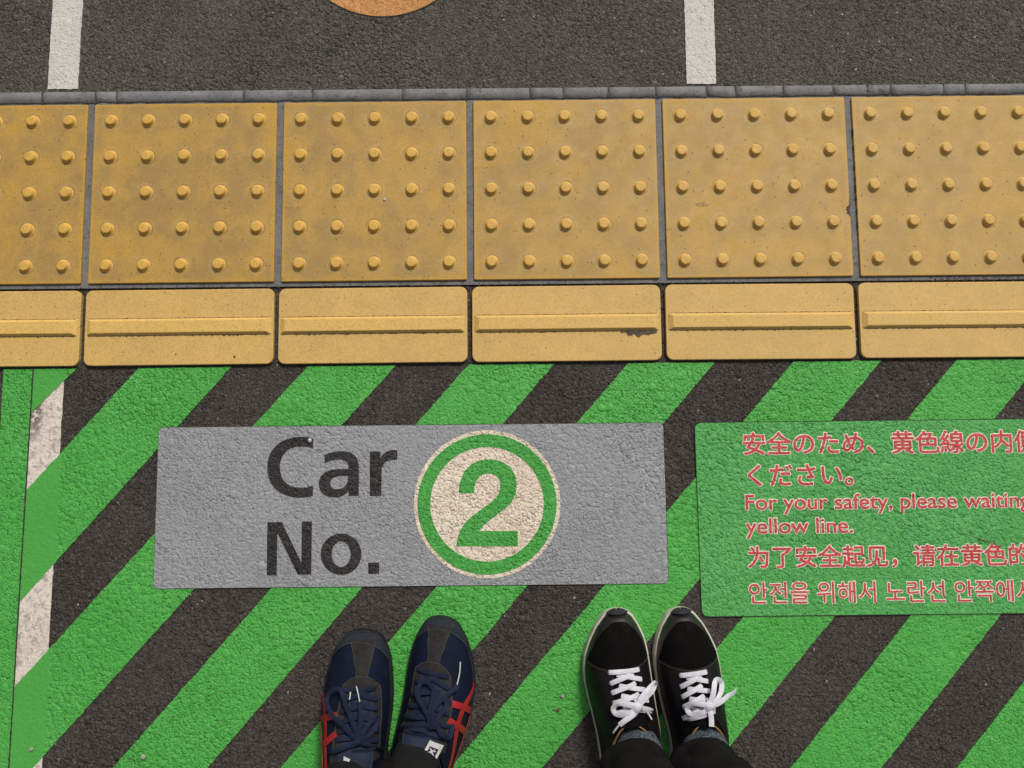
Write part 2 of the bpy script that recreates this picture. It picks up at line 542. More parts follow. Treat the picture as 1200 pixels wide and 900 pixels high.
# smooth mortar fillet above the tiles, cracked across in places
cr = [-2.4, -2.1, -1.75, -1.5, -1.2, -0.98, -0.7334, -0.6464, -0.6113, -0.4037, -0.2915, -0.1436, -0.0392, 0.0645, 0.1191, 0.1926, 0.2703, 0.353, 0.4006,
      0.4782, 0.5601, 0.6161, 0.6539, 0.7406, 0.7756, 0.98, 1.2, 1.4, 1.75, 2.1, 2.4]
verts, faces = [], []
for a, b in zip(cr[:-1], cr[1:]):
    g = 0.0007
    n = max(3, int((b - a) / 0.012))
    base = len(verts)
    sk = random.uniform(-0.002, 0.002)
    for i in range(n + 1):
        f = i / n
        xx = a + g + (b - a - 2 * g) * f
        yt = 0.0518 - 0.0018 * (xx + 0.8) / 1.6 + rng.normal(0, 0.0001)
        yb = 0.0325 + rng.normal(0, 0.0006)
        kx = sk if i in (0, n) else 0
        verts += [(xx + kx, yb, 0.0035), (xx + kx, yb + 0.0008, 0.0058), (xx, (yt + yb) / 2, 0.0060), (xx - kx, yt - 0.0008, 0.0060), (xx - kx, yt, 0.0035)]
    for i in range(n):
        for k in range(4):
            p = base + i * 5 + k
            faces.append((p, p + 5, p + 6, p + 1))
    faces.append(tuple(base + k for k in range(5)))
    faces.append(tuple(base + n * 5 + k for k in range(4, -1, -1)))
structure(mesh_obj('mortar_strip', verts, faces, M['mortar_strip'], smooth=True))

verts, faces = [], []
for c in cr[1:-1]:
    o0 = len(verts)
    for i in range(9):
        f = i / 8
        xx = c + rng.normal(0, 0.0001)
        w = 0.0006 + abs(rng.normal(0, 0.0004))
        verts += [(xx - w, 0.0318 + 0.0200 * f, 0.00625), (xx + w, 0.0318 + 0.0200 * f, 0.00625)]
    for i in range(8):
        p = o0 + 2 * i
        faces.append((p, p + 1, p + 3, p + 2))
M['mortar_crack'] = plain('mortar_crack_shade', (0.060, 0.058, 0.055), 0.95, 0.4, 120)  # dark strips over the cracks: the shade inside the gaps, painted as colour
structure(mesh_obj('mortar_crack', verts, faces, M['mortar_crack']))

# ------------------------------------------------------------------ painted lines beyond the tiles
def painted(name, pts, z0, z1, mat, label, cat, group=None):
    # slightly irregular long edges
    p = ccw(pts)
    out = []
    for i in range(len(p)):
        a = Vector(p[i]); b = Vector(p[(i + 1) % len(p)])
        n = max(1, int((b - a).length / 0.006))
        d = (b - a).normalized()
        nn = Vector((-d.y, d.x))
        for k in range(n):
            q = a + (b - a) * (k / n) + nn * (rng.normal(0, 0.00035) if k else 0)
            out.append((q.x, q.y))
    o = plate(name, out, z0, z1, mat)
    return tag(o, label, cat, group)

painted('white_line', mm([(-725.4, 56.6), (-676.0, 56.2), (-668.5, 620), (-718.0, 620)]), 0.004, 0.0055, M['white_line'],
        'white painted line beyond the tiles on the left, left of the orange disc', 'painted line', 'white lines running away from the tiles')
painted('white_line', mm([(321.2, 54.6), (369.2, 54.2), (372.5, 620), (323.0, 620)]), 0.004, 0.0055, M['white_line'],
        'white painted line beyond the tiles on the right, right of the orange disc', 'painted line', 'white lines running away from the tiles')
disc = plate('floor_disc', circle((-0.1765, 0.3275), 0.151), 0.004, 0.0052, M['orange'])
tag(disc, 'round orange floor sticker cut off by the top of the picture', 'floor sticker')
ring_plate('disc_rim', (-0.1765, 0.3275), 0.1505, 0.1525, 0.004, 0.0047, M['edge'], disc)

# ------------------------------------------------------------------ yellow studded tiles
PITCH = 0.30848
studs_xy = [(-0.12 + 0.06 * i, 0.12 - 0.06 * j) for j in range(5) for i in range(5)]

def lathe(profile, n=28):
    verts, faces = [], []
    for r, z in profile:
        for i in range(n):
            a = 2 * math.pi * i / n
            verts.append((r * math.cos(a), r * math.sin(a), z))
    for k in range(len(profile) - 1):
        for i in range(n):
            j = (i + 1) % n
            faces.append((k * n + i, k * n + j, (k + 1) * n + j, (k + 1) * n + i))
    faces.append(tuple((len(profile) - 1) * n + i for i in range(n)))
    return verts, faces

sv, sf = lathe([(0.0118, -0.0002), (0.0106, 0.0002), (0.0098, 0.0010), (0.0090, 0.0030), (0.0081, 0.0052), (0.0075, 0.0061), (0.0068, 0.0064), (0.0058, 0.0065)])
TZ = 0.0075
tile_labels = [
    'yellow studded tile below the left white line, cut by the left edge of the picture',
    'richly yellow studded tile, second from the left, above the bar with two brown spots',
    'yellow studded tile below the orange disc, a tiny white speck among its studs',
    'yellow studded tile above the bar tile with torn dark grime, right of the orange disc',
    'yellow studded tile below the right white line, with a chipped right edge',
    'yellow studded tile at the right picture edge, its left side ragged with dirt']
first = None
for i in range(-1, 7):
    cx = (i - 3) * PITCH + 0.12
    cy = -0.12
    rot = R(random.uniform(-0.12, 0.12))
    t = empty('tactile_tile', (cx, cy, 0), rot)
    j = min(max(i, 0), 5)
    tag(t, tile_labels[j], 'tactile tile', 'yellow studded tiles in a row')
    if i == -1: t['label'] = 'yellow studded tile outside the picture, beyond its left edge'
    if i == 6: t['label'] = 'yellow studded tile outside the picture, beyond its right edge'
    if first is None:
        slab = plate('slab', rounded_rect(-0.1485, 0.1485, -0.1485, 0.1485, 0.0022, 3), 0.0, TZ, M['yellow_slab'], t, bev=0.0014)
        stud = None
        for x, y in studs_xy:
            if stud is None:
                stud = mesh_obj('stud', sv, sf, M['yellow_stud'], t, smooth=True)
                o = stud
            else:
                o = copy_part(stud, t)
            o.location = (x, y, TZ)
        first = t
        kids = list(t.children) if t.children else [slab]
    else:
        copy_part(slab, t)
        for x, y in studs_xy:
            o = copy_part(stud, t)
            o.location = (x, y, TZ)
            o.rotation_euler.z = random.uniform(0, 6)
    if i == 4: tile4 = t
    if i == 5: tile5 = t

def blob(name, pts, z0, z1, mat, parent=None, jag=0.0008, step=0.003):
    p = ccw(pts)
    out = []
    for i in range(len(p)):
        a = Vector(p[i]); b = Vector(p[(i + 1) % len(p)])
        n = max(1, int((b - a).length / step))
        for k in range(n):
            q = a + (b - a) * (k / n)
            out.append((q.x + rng.normal(0, jag), q.y + rng.normal(0, jag)))
    return plate(name, out, z0, z1, mat, parent)

# chips and crusted dirt on two of the tiles (tile coordinates)
blob('chipped_edge', [(0.1425, -0.035), (0.1465, -0.033), (0.1482, -0.020), (0.1482, -0.052), (0.1460, -0.048), (0.1430, -0.046)], TZ - 0.003, TZ + 0.0003, M['dirt'], tile4, 0.0006, 0.002)
for q in range(9):
    yc, ln, wd = 0.085 - q * 0.0185 + random.uniform(-.004, .004), random.uniform(.004, .009), random.uniform(.0012, .0028)
    blob('edge_dirt', [(-0.1487, yc - ln), (-0.1487 + wd * .6, yc - ln * .6), (-0.1487 + wd, yc), (-0.1487 + wd * .7, yc + ln * .5), (-0.1487, yc + ln)], TZ - 0.0035, TZ - 0.0002, M['dirt'], tile5, 0.0003, 0.002)

M['smudge'] = plain('brown_smudge', (0.270, 0.178, 0.066), 0.8, 0.45, 180)
blob('smudge', [(-0.100, -0.028), (-0.093, -0.0255), (-0.085, -0.026), (-0.079, -0.029), (-0.084, -0.033), (-0.092, -0.0335), (-0.098, -0.0315)], TZ - 0.002, TZ + 0.0002, M['smudge'], tile4, 0.0011, 0.0025)

# ------------------------------------------------------------------ yellow bar tiles
BW, BH = 0.1528, 0.0605
bar_labels = [
    'yellow bar tile above the worn white line, cut by the left edge of the picture',
    'yellow bar tile with two small brown spots below its bar, above the grey sign',
    'yellow bar tile above the dark letters of the grey sign',
    'yellow bar tile with torn dark grime under the right end of its bar',
    'yellow bar tile above the gap between the grey sign and the green notice',
    'yellow bar tile above the red writing, cut by the right edge of the picture']
def rib_mesh():
    prof = [(0.0136, 0.0, 0.1462), (0.0130, 0.0008, 0.1456), (0.0100, 0.0047, 0.1398), (0.0094, 0.0052, 0.1391)]
    verts, faces = [], []
    for hy, z, hx in prof:
        verts += [(-hx, -hy, z), (hx, -hy, z), (hx, hy, z), (-hx, hy, z)]
    for k in range(3):
        for i in range(4):
            j = (i + 1) % 4
            faces.append((k * 4 + i, k * 4 + j, k * 4 + 4 + j, k * 4 + 4 + i))
    faces.append((12, 13, 14, 15))
    return verts, faces
bz = 0.0070
slab = rib = mark = None
for i in range(-1, 7):
    cx = (i - 3) * PITCH + 0.1205 - 0.0008 * i
    t = empty('bar_tile', (cx, -0.3400, 0), R(random.uniform(-0.15, 0.15)))
    tag(t, bar_labels[min(max(i, 0), 5)], 'tactile tile', 'yellow bar tiles in a row')
    if i == -1: t['label'] = 'yellow bar tile outside the picture, beyond its left edge'
    if i == 6: t['label'] = 'yellow bar tile outside the picture, beyond its right edge'
    if slab is None:
        slab = plate('slab', rounded_rect(-0.1500, 0.1500, -BH, BH, 0.011, 7), 0.0, bz, M['yellow_bar_slab'], t, bev=0.0012)
        v, f = rib_mesh()
        rib = mesh_obj('rib', v, f, M['yellow_rib'], t)
        rib.location = (0, 0.0005, bz)
        bv = rib.modifiers.new('bevel', 'BEVEL'); bv.width = 0.0007; bv.segments = 2
    else:
        copy_part(slab, t)
        copy_part(rib, t)
    # ragged dark line along both edges of the bar, wider on the lower one
    for s in (-1, 1):
        x = -0.1445
        pts_up, k = [], 0
        while x < 0.1445:
            w = abs(rng.normal(0, 0.0009)) * (1 if random.random() < 0.75 else 0.2)
            pts_up.append((x, w)); x += 0.0022
        verts, faces = [], []
        y0 = 0.0005 + s * 0.0136
        for xx, w in pts_up:
            verts += [(xx, y0 - s * 0.0002, bz + 0.0003), (xx, y0 + s * (0.0004 + w * (1.0 if s < 0 else 0.55)), bz + 0.0003)]
        for q in range(len(pts_up) - 1):
            p = q * 2
            faces.append((p, p + 2, p + 3, p + 1) if s > 0 else (p, p + 1, p + 3, p + 2))
        o = mesh_obj('dark_line', verts, faces, M['dirt'], t)
    if i == 3:
        blob('grime_patch', [(0.085, -0.0128), (0.142, -0.0128), (0.143, -0.0165), (0.130, -0.0200), (0.122, -0.0195), (0.113, -0.0245), (0.107, -0.0190), (0.098, -0.0215), (0.093, -0.0160), (0.086, -0.0170)],
             bz - 0.001, bz + 0.0004, M['dirt'], t, 0.0007, 0.003)
    if i == 1:
        for x, y, r in ((0.089, -0.049, 0.0022), (-0.004, -0.0435, 0.0015)):
            plate('brown_spot', [(x + r * (1 + 0.2 * math.sin(3 * a)) * math.cos(a), y + r * math.sin(a)) for a in [q * math.pi / 8 for q in range(16)]], bz - 0.001, bz + 0.0002, M['leaf'], t)

# ------------------------------------------------------------------ green stripes, green band, old white line
LXT, LXB = (-0.7285, -0.404), (-0.7420, -1.42)      # left end line of the stripe sheet
def lx(y):
    return LXT[0] + (LXB[0] - LXT[0]) * (y - LXT[1]) / (LXB[1] - LXT[1])
painted('white_line', [(-0.7290, -0.404), (-0.6800, -0.404), (-0.6938, -1.42), (-0.7425, -1.42)], 0.0, 0.0008, M['old_white'],
        'worn white painted line crossed by the green stripes at the left', 'painted line')
painted('green_band', [(-0.7765, -0.404), (-0.7295, -0.404), (-0.7430, -1.42), (-1.4, -1.42), (-1.4, -1.2), (-0.7772, -0.54)], 0.0, 0.0014, M['green_stripe'],
        'upright green band left of the worn white line, along the left edge', 'floor marking')

def clip(poly, a, b, c):
    """keep a*x+b*y+c >= 0"""
    out = []
    for i in range(len(poly)):
        p, q = poly[i - 1], poly[i]
        dp = a * p[0] + b * p[1] + c
        dq = a * q[0] + b * q[1] + c
        if (dp >= 0) != (dq >= 0):
            f = dp / (dp - dq)
            out.append((p[0] + (q[0] - p[0]) * f, p[1] + (q[1] - p[1]) * f))
        if dq >= 0:
            out.append(q)
    return out

# x on the line y = -260 mm and slope dx/dy of the left and right edge of every stripe
ST = [(-660, .93, -517.2, .9936), (-434.5, .885, -288.7, .8778), (-164.1, .9012, -23.8, .9002), (89.8, .8887, 224.2, .8751), (342.6, .884, 478.5, .8744),
      (605.6, .8885, 744.5, .8874), (865.1, .8947, 1000.0, .8825), (1110.5, .870, 1250.5, .8728), (1398 - 30, .875, 1505, .875)]
st_labels = [
    'short green stripe tip crossing the white line in the corner below the yellow tiles',
    'green stripe passing the upper left corner of the grey sign and crossing the white line',
    'green stripe above the dark letter C, emerging at the lower left corner of the sign',
    'green stripe above the number emblem, coming out below the dark letters of the grey sign',
    'green stripe between the two navy sneakers, its upper part right of the emblem',
    'green stripe through the gap between grey sign and green notice, under the black sneakers',
    'green stripe touching the right black sneaker, its upper part above the red writing',
    'green stripe below the middle of the green notice, touching no shoe',
    'small end of a green stripe in the lower right corner of the picture']
for k, ((x0, b0, x1, b1), lab) in enumerate(zip(ST, st_labels)):
    yt, yb = -0.404, -1.42
    f = lambda x, b, y: (x / 1000 + b * (y + 0.260))
    poly = [(f(x0, b0, yt), yt), (f(x0, b0, yb), yb), (f(x1, b1, yb), yb), (f(x1, b1, yt), yt)]
    nx, ny = (LXB[1] - LXT[1]), -(LXB[0] - LXT[0])
    a, b = -nx, -ny
    poly = clip(poly, a, b, -(a * LXT[0] + b * LXT[1]))
    poly = clip(poly, 0, 1, 1.42)
    painted('green_stripe', poly, 0.0, 0.0014, M['green_stripe'], lab, 'floor marking', 'green diagonal stripes on the asphalt')
# dirty joint along the left end of the stripe sheet
v, fcs = [], []
for q in range(240):
    y = -0.404 - q * 0.00425
    w = 0.0008 + abs(rng.normal(0, 0.0005))
    v += [(lx(y) - w - 0.0006, y, 0.0019), (lx(y) + 0.0005, y, 0.0019)]
for q in range(239):
    fcs.append((2 * q, 2 * q + 2, 2 * q + 3, 2 * q + 1)[::-1])
o = mesh_obj('sheet_joint', v, fcs, M['edge'])
structure(o)

# ------------------------------------------------------------------ grey sign
GZ = 0.0026
sign = empty('floor_sign', (0, 0, 0))
tag(sign, 'long grey floor sticker with dark lettering and a green number emblem', 'floor sticker')
gp = ccw(mm([(-526.3, -499.2), (267.6, -499.4), (268.9, -747.2), (-526.8, -747.8)]))
gp = rounded_poly(gp, 0.009)
plate('panel', gp, 0.0, GZ, M['grey_sign'], sign)
def rim(name, p, w0, w1, z, mat, parent):
    p = ccw(p)
    a = inset(p, -w1); b = inset(p, w0)
    n = len(p)
    v = [(x, y, z) for x, y in a] + [(x, y, z) for x, y in b]
    return mesh_obj(name, v, [(i, (i + 1) % n, n + (i + 1) % n, n + i) for i in range(n)], mat, parent)
rim('film_edge', gp, -0.0001, 0.0008, 0.0020, M['edge'], sign)
LET = {
'C': "M -282.2,-519.1 C -288.6,-516.6 -294.5,-515.8 -302.0,-515.8 C -333.4,-515.5 -354.7,-534.3 -354.1,-563.3 C -353.6,-592.1 -332.4,-610.2 -302.0,-610.5 C -294.6,-610.6 -287.2,-609.6 -282.0,-607.8 L -282.3,-592.3 C -287.4,-594.2 -294.8,-595.3 -301.5,-595.2 C -321.6,-595.0 -334.1,-582.7 -334.5,-563.4 C -334.8,-544.2 -322.7,-530.6 -302.5,-530.8 C -295.1,-530.9 -289.1,-532.0 -282.8,-534.0 Z",
'a': "M -265.0,-544.8 C -256.9,-540.8 -246.5,-538.8 -236.8,-538.9 C -219.6,-539.0 -211.0,-548.3 -210.9,-564.6 L -210.5,-608.6 L -226.4,-608.4 L -226.5,-600.6 C -230.9,-607.2 -238.2,-610.5 -249.4,-610.4 C -263.5,-610.3 -272.8,-602.4 -272.9,-589.2 C -273.1,-574.4 -261.0,-566.4 -238.7,-566.6 L -226.8,-566.7 L -226.8,-563.7 C -227.7,-555.6 -232.2,-551.8 -241.1,-551.7 C -249.3,-551.7 -256.7,-553.8 -264.1,-557.5 Z M -227.4,-577.3 L -234.1,-577.3 C -249.0,-577.1 -255.2,-581.2 -255.1,-588.6 C -255.0,-594.5 -251.0,-597.9 -244.3,-598.0 C -233.9,-598.1 -227.3,-591.1 -227.4,-580.7 Z",
'r': "M -193.5,-539.9 L -177.1,-540.0 L -177.0,-550.9 C -172.6,-542.0 -165.9,-537.9 -157.0,-537.7 L -150.6,-538.5 L -151.0,-553.4 L -156.9,-553.3 C -168.8,-553.2 -174.8,-559.8 -175.1,-572.4 L -175.2,-608.9 L -193.0,-608.8 Z",
'N': "M -352.2,-648.1 L -329.8,-648.1 L -298.3,-710.9 L -298.5,-647.6 L -283.0,-647.5 L -283.0,-728.4 L -303.6,-728.2 L -336.4,-664.3 L -336.6,-729.0 L -351.6,-729.2 Z",
'o': "M -237.3,-666.5 C -219.9,-666.6 -205.6,-680.9 -205.5,-698.3 C -205.3,-715.7 -219.3,-729.6 -236.7,-729.4 C -254.0,-729.2 -268.3,-715.1 -268.5,-697.7 C -268.8,-680.3 -254.8,-666.3 -237.3,-666.5 Z M -237.2,-678.2 C -229.1,-678.3 -222.4,-687.3 -222.3,-698.1 C -222.2,-709.0 -228.7,-717.8 -236.8,-717.7 C -244.9,-717.6 -251.6,-708.7 -251.7,-697.9 C -251.9,-687.0 -245.3,-678.2 -237.2,-678.2 Z",
'.': "M -194.8,-711.4 L -178.0,-711.6 L -177.9,-728.2 L -194.6,-728.1 Z",
'2': "M -54.0,-605.8 C -53.9,-572.7 -35.1,-553.7 -6.5,-553.9 C 19.5,-554.2 36.3,-570.0 36.0,-594.8 C 35.8,-611.6 29.5,-621.2 16.1,-631.6 L -1.8,-644.6 C -12.5,-652.4 -18.7,-658.5 -22.8,-664.6 L 37.4,-665.1 L 37.2,-688.4 L -58.2,-687.5 C -56.9,-669.5 -49.7,-654.7 -33.7,-641.7 L -7.8,-623.5 C 3.8,-614.8 10.4,-607.8 10.5,-594.5 C 10.6,-583.0 4.1,-576.1 -7.5,-575.9 C -21.8,-575.8 -30.2,-586.2 -30.3,-606.0 Z"}
path_mesh('lettering', [LET['C'], LET['a'], LET['r']], GZ, GZ + 0.0006, M['letter_dark'], sign)
path_mesh('lettering', [LET['N'], LET['o'], LET['.']], GZ, GZ + 0.0006, M['letter_dark'], sign)
EC = (-0.0102, -0.6228)
emb = plate('emblem_disc', circle(EC, 0.1143), GZ, GZ + 0.0006, M['cream'], sign)
ring_plate('emblem_ring', EC, 0.0885, 0.1083, GZ + 0.0004, GZ + 0.0012, M['green_ring'], emb)
path_mesh('number', [LET['2']], GZ + 0.0004, GZ + 0.0012, M['green_ring'], emb)

# ------------------------------------------------------------------ green notice with red writing
note = empty('floor_notice', (0, 0, 0))
tag(note, 'green floor sticker with red safety notice in four languages', 'floor sticker')
np_ = rounded_poly(ccw(mm([(317.3, -499.9), (1115, -498.5), (1116, -797.0), (319.4, -797.8)])), 0.011)
plate('panel', np_, 0.0, GZ, M['green_sign'], note)
rim('film_edge', np_, 0.0002, 0.0008, 0.00272, M['edge'], note)

def text_fill(body):
    cu = text_curve(body)
    tmp = bpy.data.objects.new('lettering_outline', cu)
    COL.objects.link(tmp)
    me = bpy.data.meshes.new_from_object(tmp.evaluated_get(bpy.context.evaluated_depsgraph_get()))
    V = np.array([v.co[:2] for v in me.vertices])
    F = [tuple(p.vertices) for p in me.polygons]
    bpy.data.objects.remove(tmp); bpy.data.curves.remove(cu); bpy.data.meshes.remove(me)
    return V, F

def bold_mesh(name, V, F, w, z, mat, parent, fill=True):
    """letter faces thickened by a band of half width w along their outlines"""
    cnt = {}
    for f in F:
        for i in range(len(f)):
            a, b = f[i], f[(i + 1) % len(f)]
            k = (min(a, b), max(a, b))
            cnt[k] = cnt.get(k, 0) + 1
    verts, faces = [], []
    if fill:
        verts = [(x, y, z + 0.00025) for x, y in V]
        faces = list(F)
    q = 0
    for (a, b), c in cnt.items():
        if c != 1:
            continue
        p, r = V[a], V[b]
        d = r - p
        L = np.hypot(*d)
        if L < 1e-7:
            continue
        d = d / L
        n = np.array([-d[1], d[0]])
        q += 1
        zz = z + 0.00002 + (q % 11) * 0.00002
        o = len(verts)
        ring = []
        for k in range(5):
            t = math.pi * (k / 4) + math.pi / 2
            ring.append(p + w * (d * math.cos(t) + n * math.sin(t)))
        for k in range(5):
            t = math.pi * (k / 4) - math.pi / 2
            ring.append(r + w * (d * math.cos(t) + n * math.sin(t)))
        verts += [(x, y, zz) for x, y in ring]
        faces.append(tuple(range(o, o + 10)))
    return mesh_obj(name, verts, faces, mat, parent)

def writing(prefix, full, box, emb=0.0007, out=0.0013):
    """box = where the ink of `prefix` stands on the floor in mm (x0, x1, y0, y1); emb, out = half widths of boldening and pale edge"""
    x0, x1, y0, y1 = [q / 1000 for q in box]
    x0 += emb; x1 -= emb; y0 += emb; y1 -= emb
    V, F = text_fill(prefix)
    bx0, by0 = V.min(0); bx1, by1 = V.max(0)
    V, F = text_fill(full)
    V = np.stack([x0 + (V[:, 0] - bx0) * (x1 - x0) / (bx1 - bx0), y0 + (V[:, 1] - by0) * (y1 - y0) / (by1 - by0)], 1)
    o = bold_mesh('writing', V, F, emb, GZ + 0.0010, M['letter_red'], note)
    bold_mesh('outline', V, F, emb + out, GZ + 0.0004, M['letter_edge'], o, fill=False)
writing('安全のため、黄色線の内', '安全のため、黄色線の内側', (392.2, 813.6, -551.4, -515.4), 0.0005)
writing('ください。', 'ください。', (397.6, 562.0, -600.0, -566.0), 0.0005)
writing('For your safety, please waitin', 'For your safety, please waiting', (392.6, 818.3, -643.6, -612.6), 0.0003)
writing('yellow line.', 'yellow line.', (391.6, 557.8, -680.3, -649.3), 0.0003)
writing('为了安全起见，请在黄色', '为了安全起见，请在黄色的', (393.1, 793.6, -726.2, -691.4), 0.0005)
writing('안전을 위해서 노란선 안쪽에', '안전을 위해서 노란선 안쪽에서', (392.9, 800.1, -779.4, -746.7), 0.0001)

# ------------------------------------------------------------------ loose bits lying about
def pebble(name, x, y, z, r, mat, label, squash=0.7):
    bm = bmesh.new()
    bmesh.ops.create_icosphere(bm, subdivisions=2, radius=r)
    for v in bm.verts:
        v.co *= 1 + random.uniform(-0.18, 0.18)
        v.co.z *= squash
    me = bpy.data.meshes.new(name)
    bm.to_mesh(me); bm.free()
    me.materials.append(mat)
    o = link(bpy.data.objects.new(name, me))
    o.location = (x, y, z + r * squash * 0.7)
    return tag(o, label, 'pebble')
pebble('pebble', -0.2876, -0.5215, GZ + 0.0006, 0.0030, M['pebble'], 'tiny white pebble lying on the top end of the big dark C')
pebble('pebble', -0.1718, -0.1353, TZ, 0.0022, M['pebble'], 'tiny white pebble among the studs of the tile below the orange disc')
pebble('pebble', -0.7038, -0.985, 0.0014, 0.0030, M['pebble_grey'], 'small grey pebble on the smooth green strip near the lower left corner')
pebble('pebble', -0.5337, -0.9978, 0.0014, 0.0038, M['pebble_grey'], 'small grey pebble on a green stripe near the bottom left')
pebble('pebble', 0.1026, -0.9148, 0.0014, 0.003, M['pebble_grey'], 'small grey pebble on the green stripe between the two pairs of shoes')

def sweep(pts, w, t, up=None, n=8, closed_ends=True):
    """flat band or round cord along points; up = list of normals"""
    P = [Vector(p) for p in pts]
    U = [Vector(u) for u in up] if up is not None else [Vector((0, 0, 1))] * len(P)
    verts, faces = [], []
    for i, p in enumerate(P):
        T = (P[min(i + 1, len(P) - 1)] - P[max(i - 1, 0)])
        if T.length < 1e-9: T = Vector((0, 1, 0))
        T.normalize()
        u = U[i] - T * U[i].dot(T)
        if u.length < 1e-4:
            u = Vector((1, 0, 0)) - T * T.x
        u.normalize()
        b = T.cross(u)
        ww = w[i] if isinstance(w, (list, tuple)) else w
        tt = t[i] if isinstance(t, (list, tuple)) else t
        for k in range(n):
            a = 2 * math.pi * (k + 0.5) / n
            ca, sa = math.cos(a), math.sin(a)
            sq = 1 / max(abs(ca), abs(sa)) ** 0.55
            verts.append(p + b * (ca * ww / 2 * min(sq, 1.2)) + u * (sa * tt / 2 * min(sq, 1.2)))
    for i in range(len(P) - 1):
        for k in range(n):
            j = (k + 1) % n
            faces.append((i * n + k, i * n + j, (i + 1) * n + j, (i + 1) * n + k))
    faces.append(tuple(range(n - 1, -1, -1)))
    faces.append(tuple((len(P) - 1) * n + k for k in range(n)))
    return [tuple(v) for v in verts], faces

nv, nf = sweep([(0.7508, -0.6845, GZ + .001), (0.764, -0.6868, GZ + .002), (0.775, -0.691, GZ + .0025), (0.7857, -0.6966, GZ + .0015)], 0.0011, 0.0011, n=6)
tag(mesh_obj('dry_needle', nv, nf, M['needle'], smooth=True), 'thin dry brown needle lying on the green notice', 'plant debris')
tag(blob('leaf_scrap', [(0.0935, -0.934), (0.0975, -0.9335), (0.0985, -0.937), (0.095, -0.939)], 0.002, 0.0029, M['leaf'], None, 0.0004, 0.002),
    'tiny reddish scrap of leaf on the green stripe beside the black sneakers', 'plant debris')
# uncounted grit in the joints and on the pavement
gv, gf = [], []
def grain(x, y, z, r):
    b = len(gv)
    h = r * random.uniform(0.5, 0.9)
    a0 = random.uniform(0, 6)
    for k in range(5):
        a = a0 + k * 1.257 + random.uniform(-.3, .3)
        rr = r * random.uniform(0.7, 1.2)
        gv.append((x + rr * math.cos(a), y + rr * math.sin(a), z - 0.0003))
    gv.append((x + random.uniform(-.3, .3) * r, y + random.uniform(-.3, .3) * r, z + h))
    for k in range(5):
        gf.append((b + k, b + (k + 1) % 5, b + 5))
for q in range(800):
    grain(random.uniform(-0.9, 0.95), random.choice([-0.2755, -0.273, 0.0312]) + random.gauss(0, 0.0022), 0.0036, random.uniform(0.0005, 0.0014))
for q in range(260):
    grain(random.uniform(0.70, 0.95), -0.2735 + random.gauss(0, 0.0025), 0.0036, random.uniform(0.0006, 0.0018))
for i in range(0, 7):
    for q in range(60):
        grain((i - 3) * PITCH - 0.0335 - 0.0008 * i + random.gauss(0, 0.0022), random.uniform(-0.40, -0.285), 0.0, random.uniform(0.0006, 0.0016))
stuff(mesh_obj('grit', gv, gf, M['dirt']), 'dark grit and dirt caught in the joints between the yellow tiles', 'grit')
gv, gf = [], []
for q in range(150):
    grain(random.uniform(-0.9, 0.95), random.uniform(-1.05, -0.41), 0.0018, random.uniform(0.0004, 0.0010))
for q in range(60):
    grain(random.uniform(-0.9, 0.95), random.uniform(0.06, 0.3), 0.0042, random.uniform(0.0004, 0.0010))
stuff(mesh_obj('pale_grit', gv, gf, M['pebble_grey']), 'scattered pale grains of grit on the pavement', 'grit')
# ================================================================== the two people
def cloth(name, col, vary=0.2, rough=0.85, weave=900, depth=0.0006, spec=0.25, sheen=0.0, wr=0.0, dust=0.0):
    m = NT(name)
    oc = m.OC()
    c = m.mix(m.ramp(m.noise(45, 5, 0.65, vec=oc), 0.3, 0.7), tuple(x * (1 - vary) for x in col), tuple(x * (1 + vary) for x in col))
    dv = m.n('ShaderNodeTexVoronoi'); m.l(oc, dv.inputs['Vector']); dv.inputs['Scale'].default_value = 130
    lint = m.math('MULTIPLY', m.ramp(m.sep(dv.outputs['Color'])[0], 0.965, 0.975), m.ramp(dv.outputs['Distance'], 0.10, 0.05))
    c = m.mix(m.math('MULTIPLY', lint, dust), c, (0.16, 0.15, 0.14))
    c = m.mix(m.math('MULTIPLY', m.ramp(m.noise(24, 6, 0.75, vec=oc), 0.52, 0.78), dust * 0.35), c, (0.055, 0.052, 0.048))
    h = m.noise(weave, 2, 0.6, vec=oc)
    if wr:
        h = m.math('MULTIPLY_ADD', m.noise(38, 3, 0.5, vec=oc, dist=0.6), wr, h)
    m.b.inputs['Sheen Weight'].default_value = sheen
    return m.done(c, rough, m.bump(h, depth, 0.8), spec)
M['navy_nylon'] = cloth('navy_nylon', (0.0042, 0.0075, 0.0215), 0.15, 0.75, 1100, 0.0004, 0.12, wr=2.0, dust=0.7)
M['navy_padding'] = cloth('navy_padding', (0.013, 0.021, 0.042), 0.2, 0.8, 900, 0.0006, dust=0.3)
M['navy_lace'] = cloth('navy_lace', (0.0085, 0.0140, 0.036), 0.30, 0.9, 1500, 0.0006)
M['navy_sole'] = cloth('navy_rubber', (0.010, 0.012, 0.018), 0.3, 0.7, 300, 0.0006, dust=0.8)
m = NT('worn_grey_suede')
oc = m.OC()
c = m.mix(m.ramp(m.noise(40, 5, 0.7, vec=oc), 0.3, 0.7), (0.015, 0.015, 0.015), (0.030, 0.029, 0.027))
c = m.mix(m.math('MULTIPLY', m.ramp(m.noise(70, 6, 0.75, vec=oc), 0.52, 0.74), 0.5), c, (0.060, 0.056, 0.050))
M['suede'] = m.done(c, 0.95, m.bump(m.noise(1000, 3, 0.7, vec=oc), 0.0006, 0.8), 0.15)
m = NT('worn_toe_suede')
oc = m.OC()
c = m.mix(m.ramp(m.noise(30, 5, 0.7, vec=oc), 0.3, 0.7), (0.0105, 0.0145, 0.024), (0.021, 0.026, 0.036))
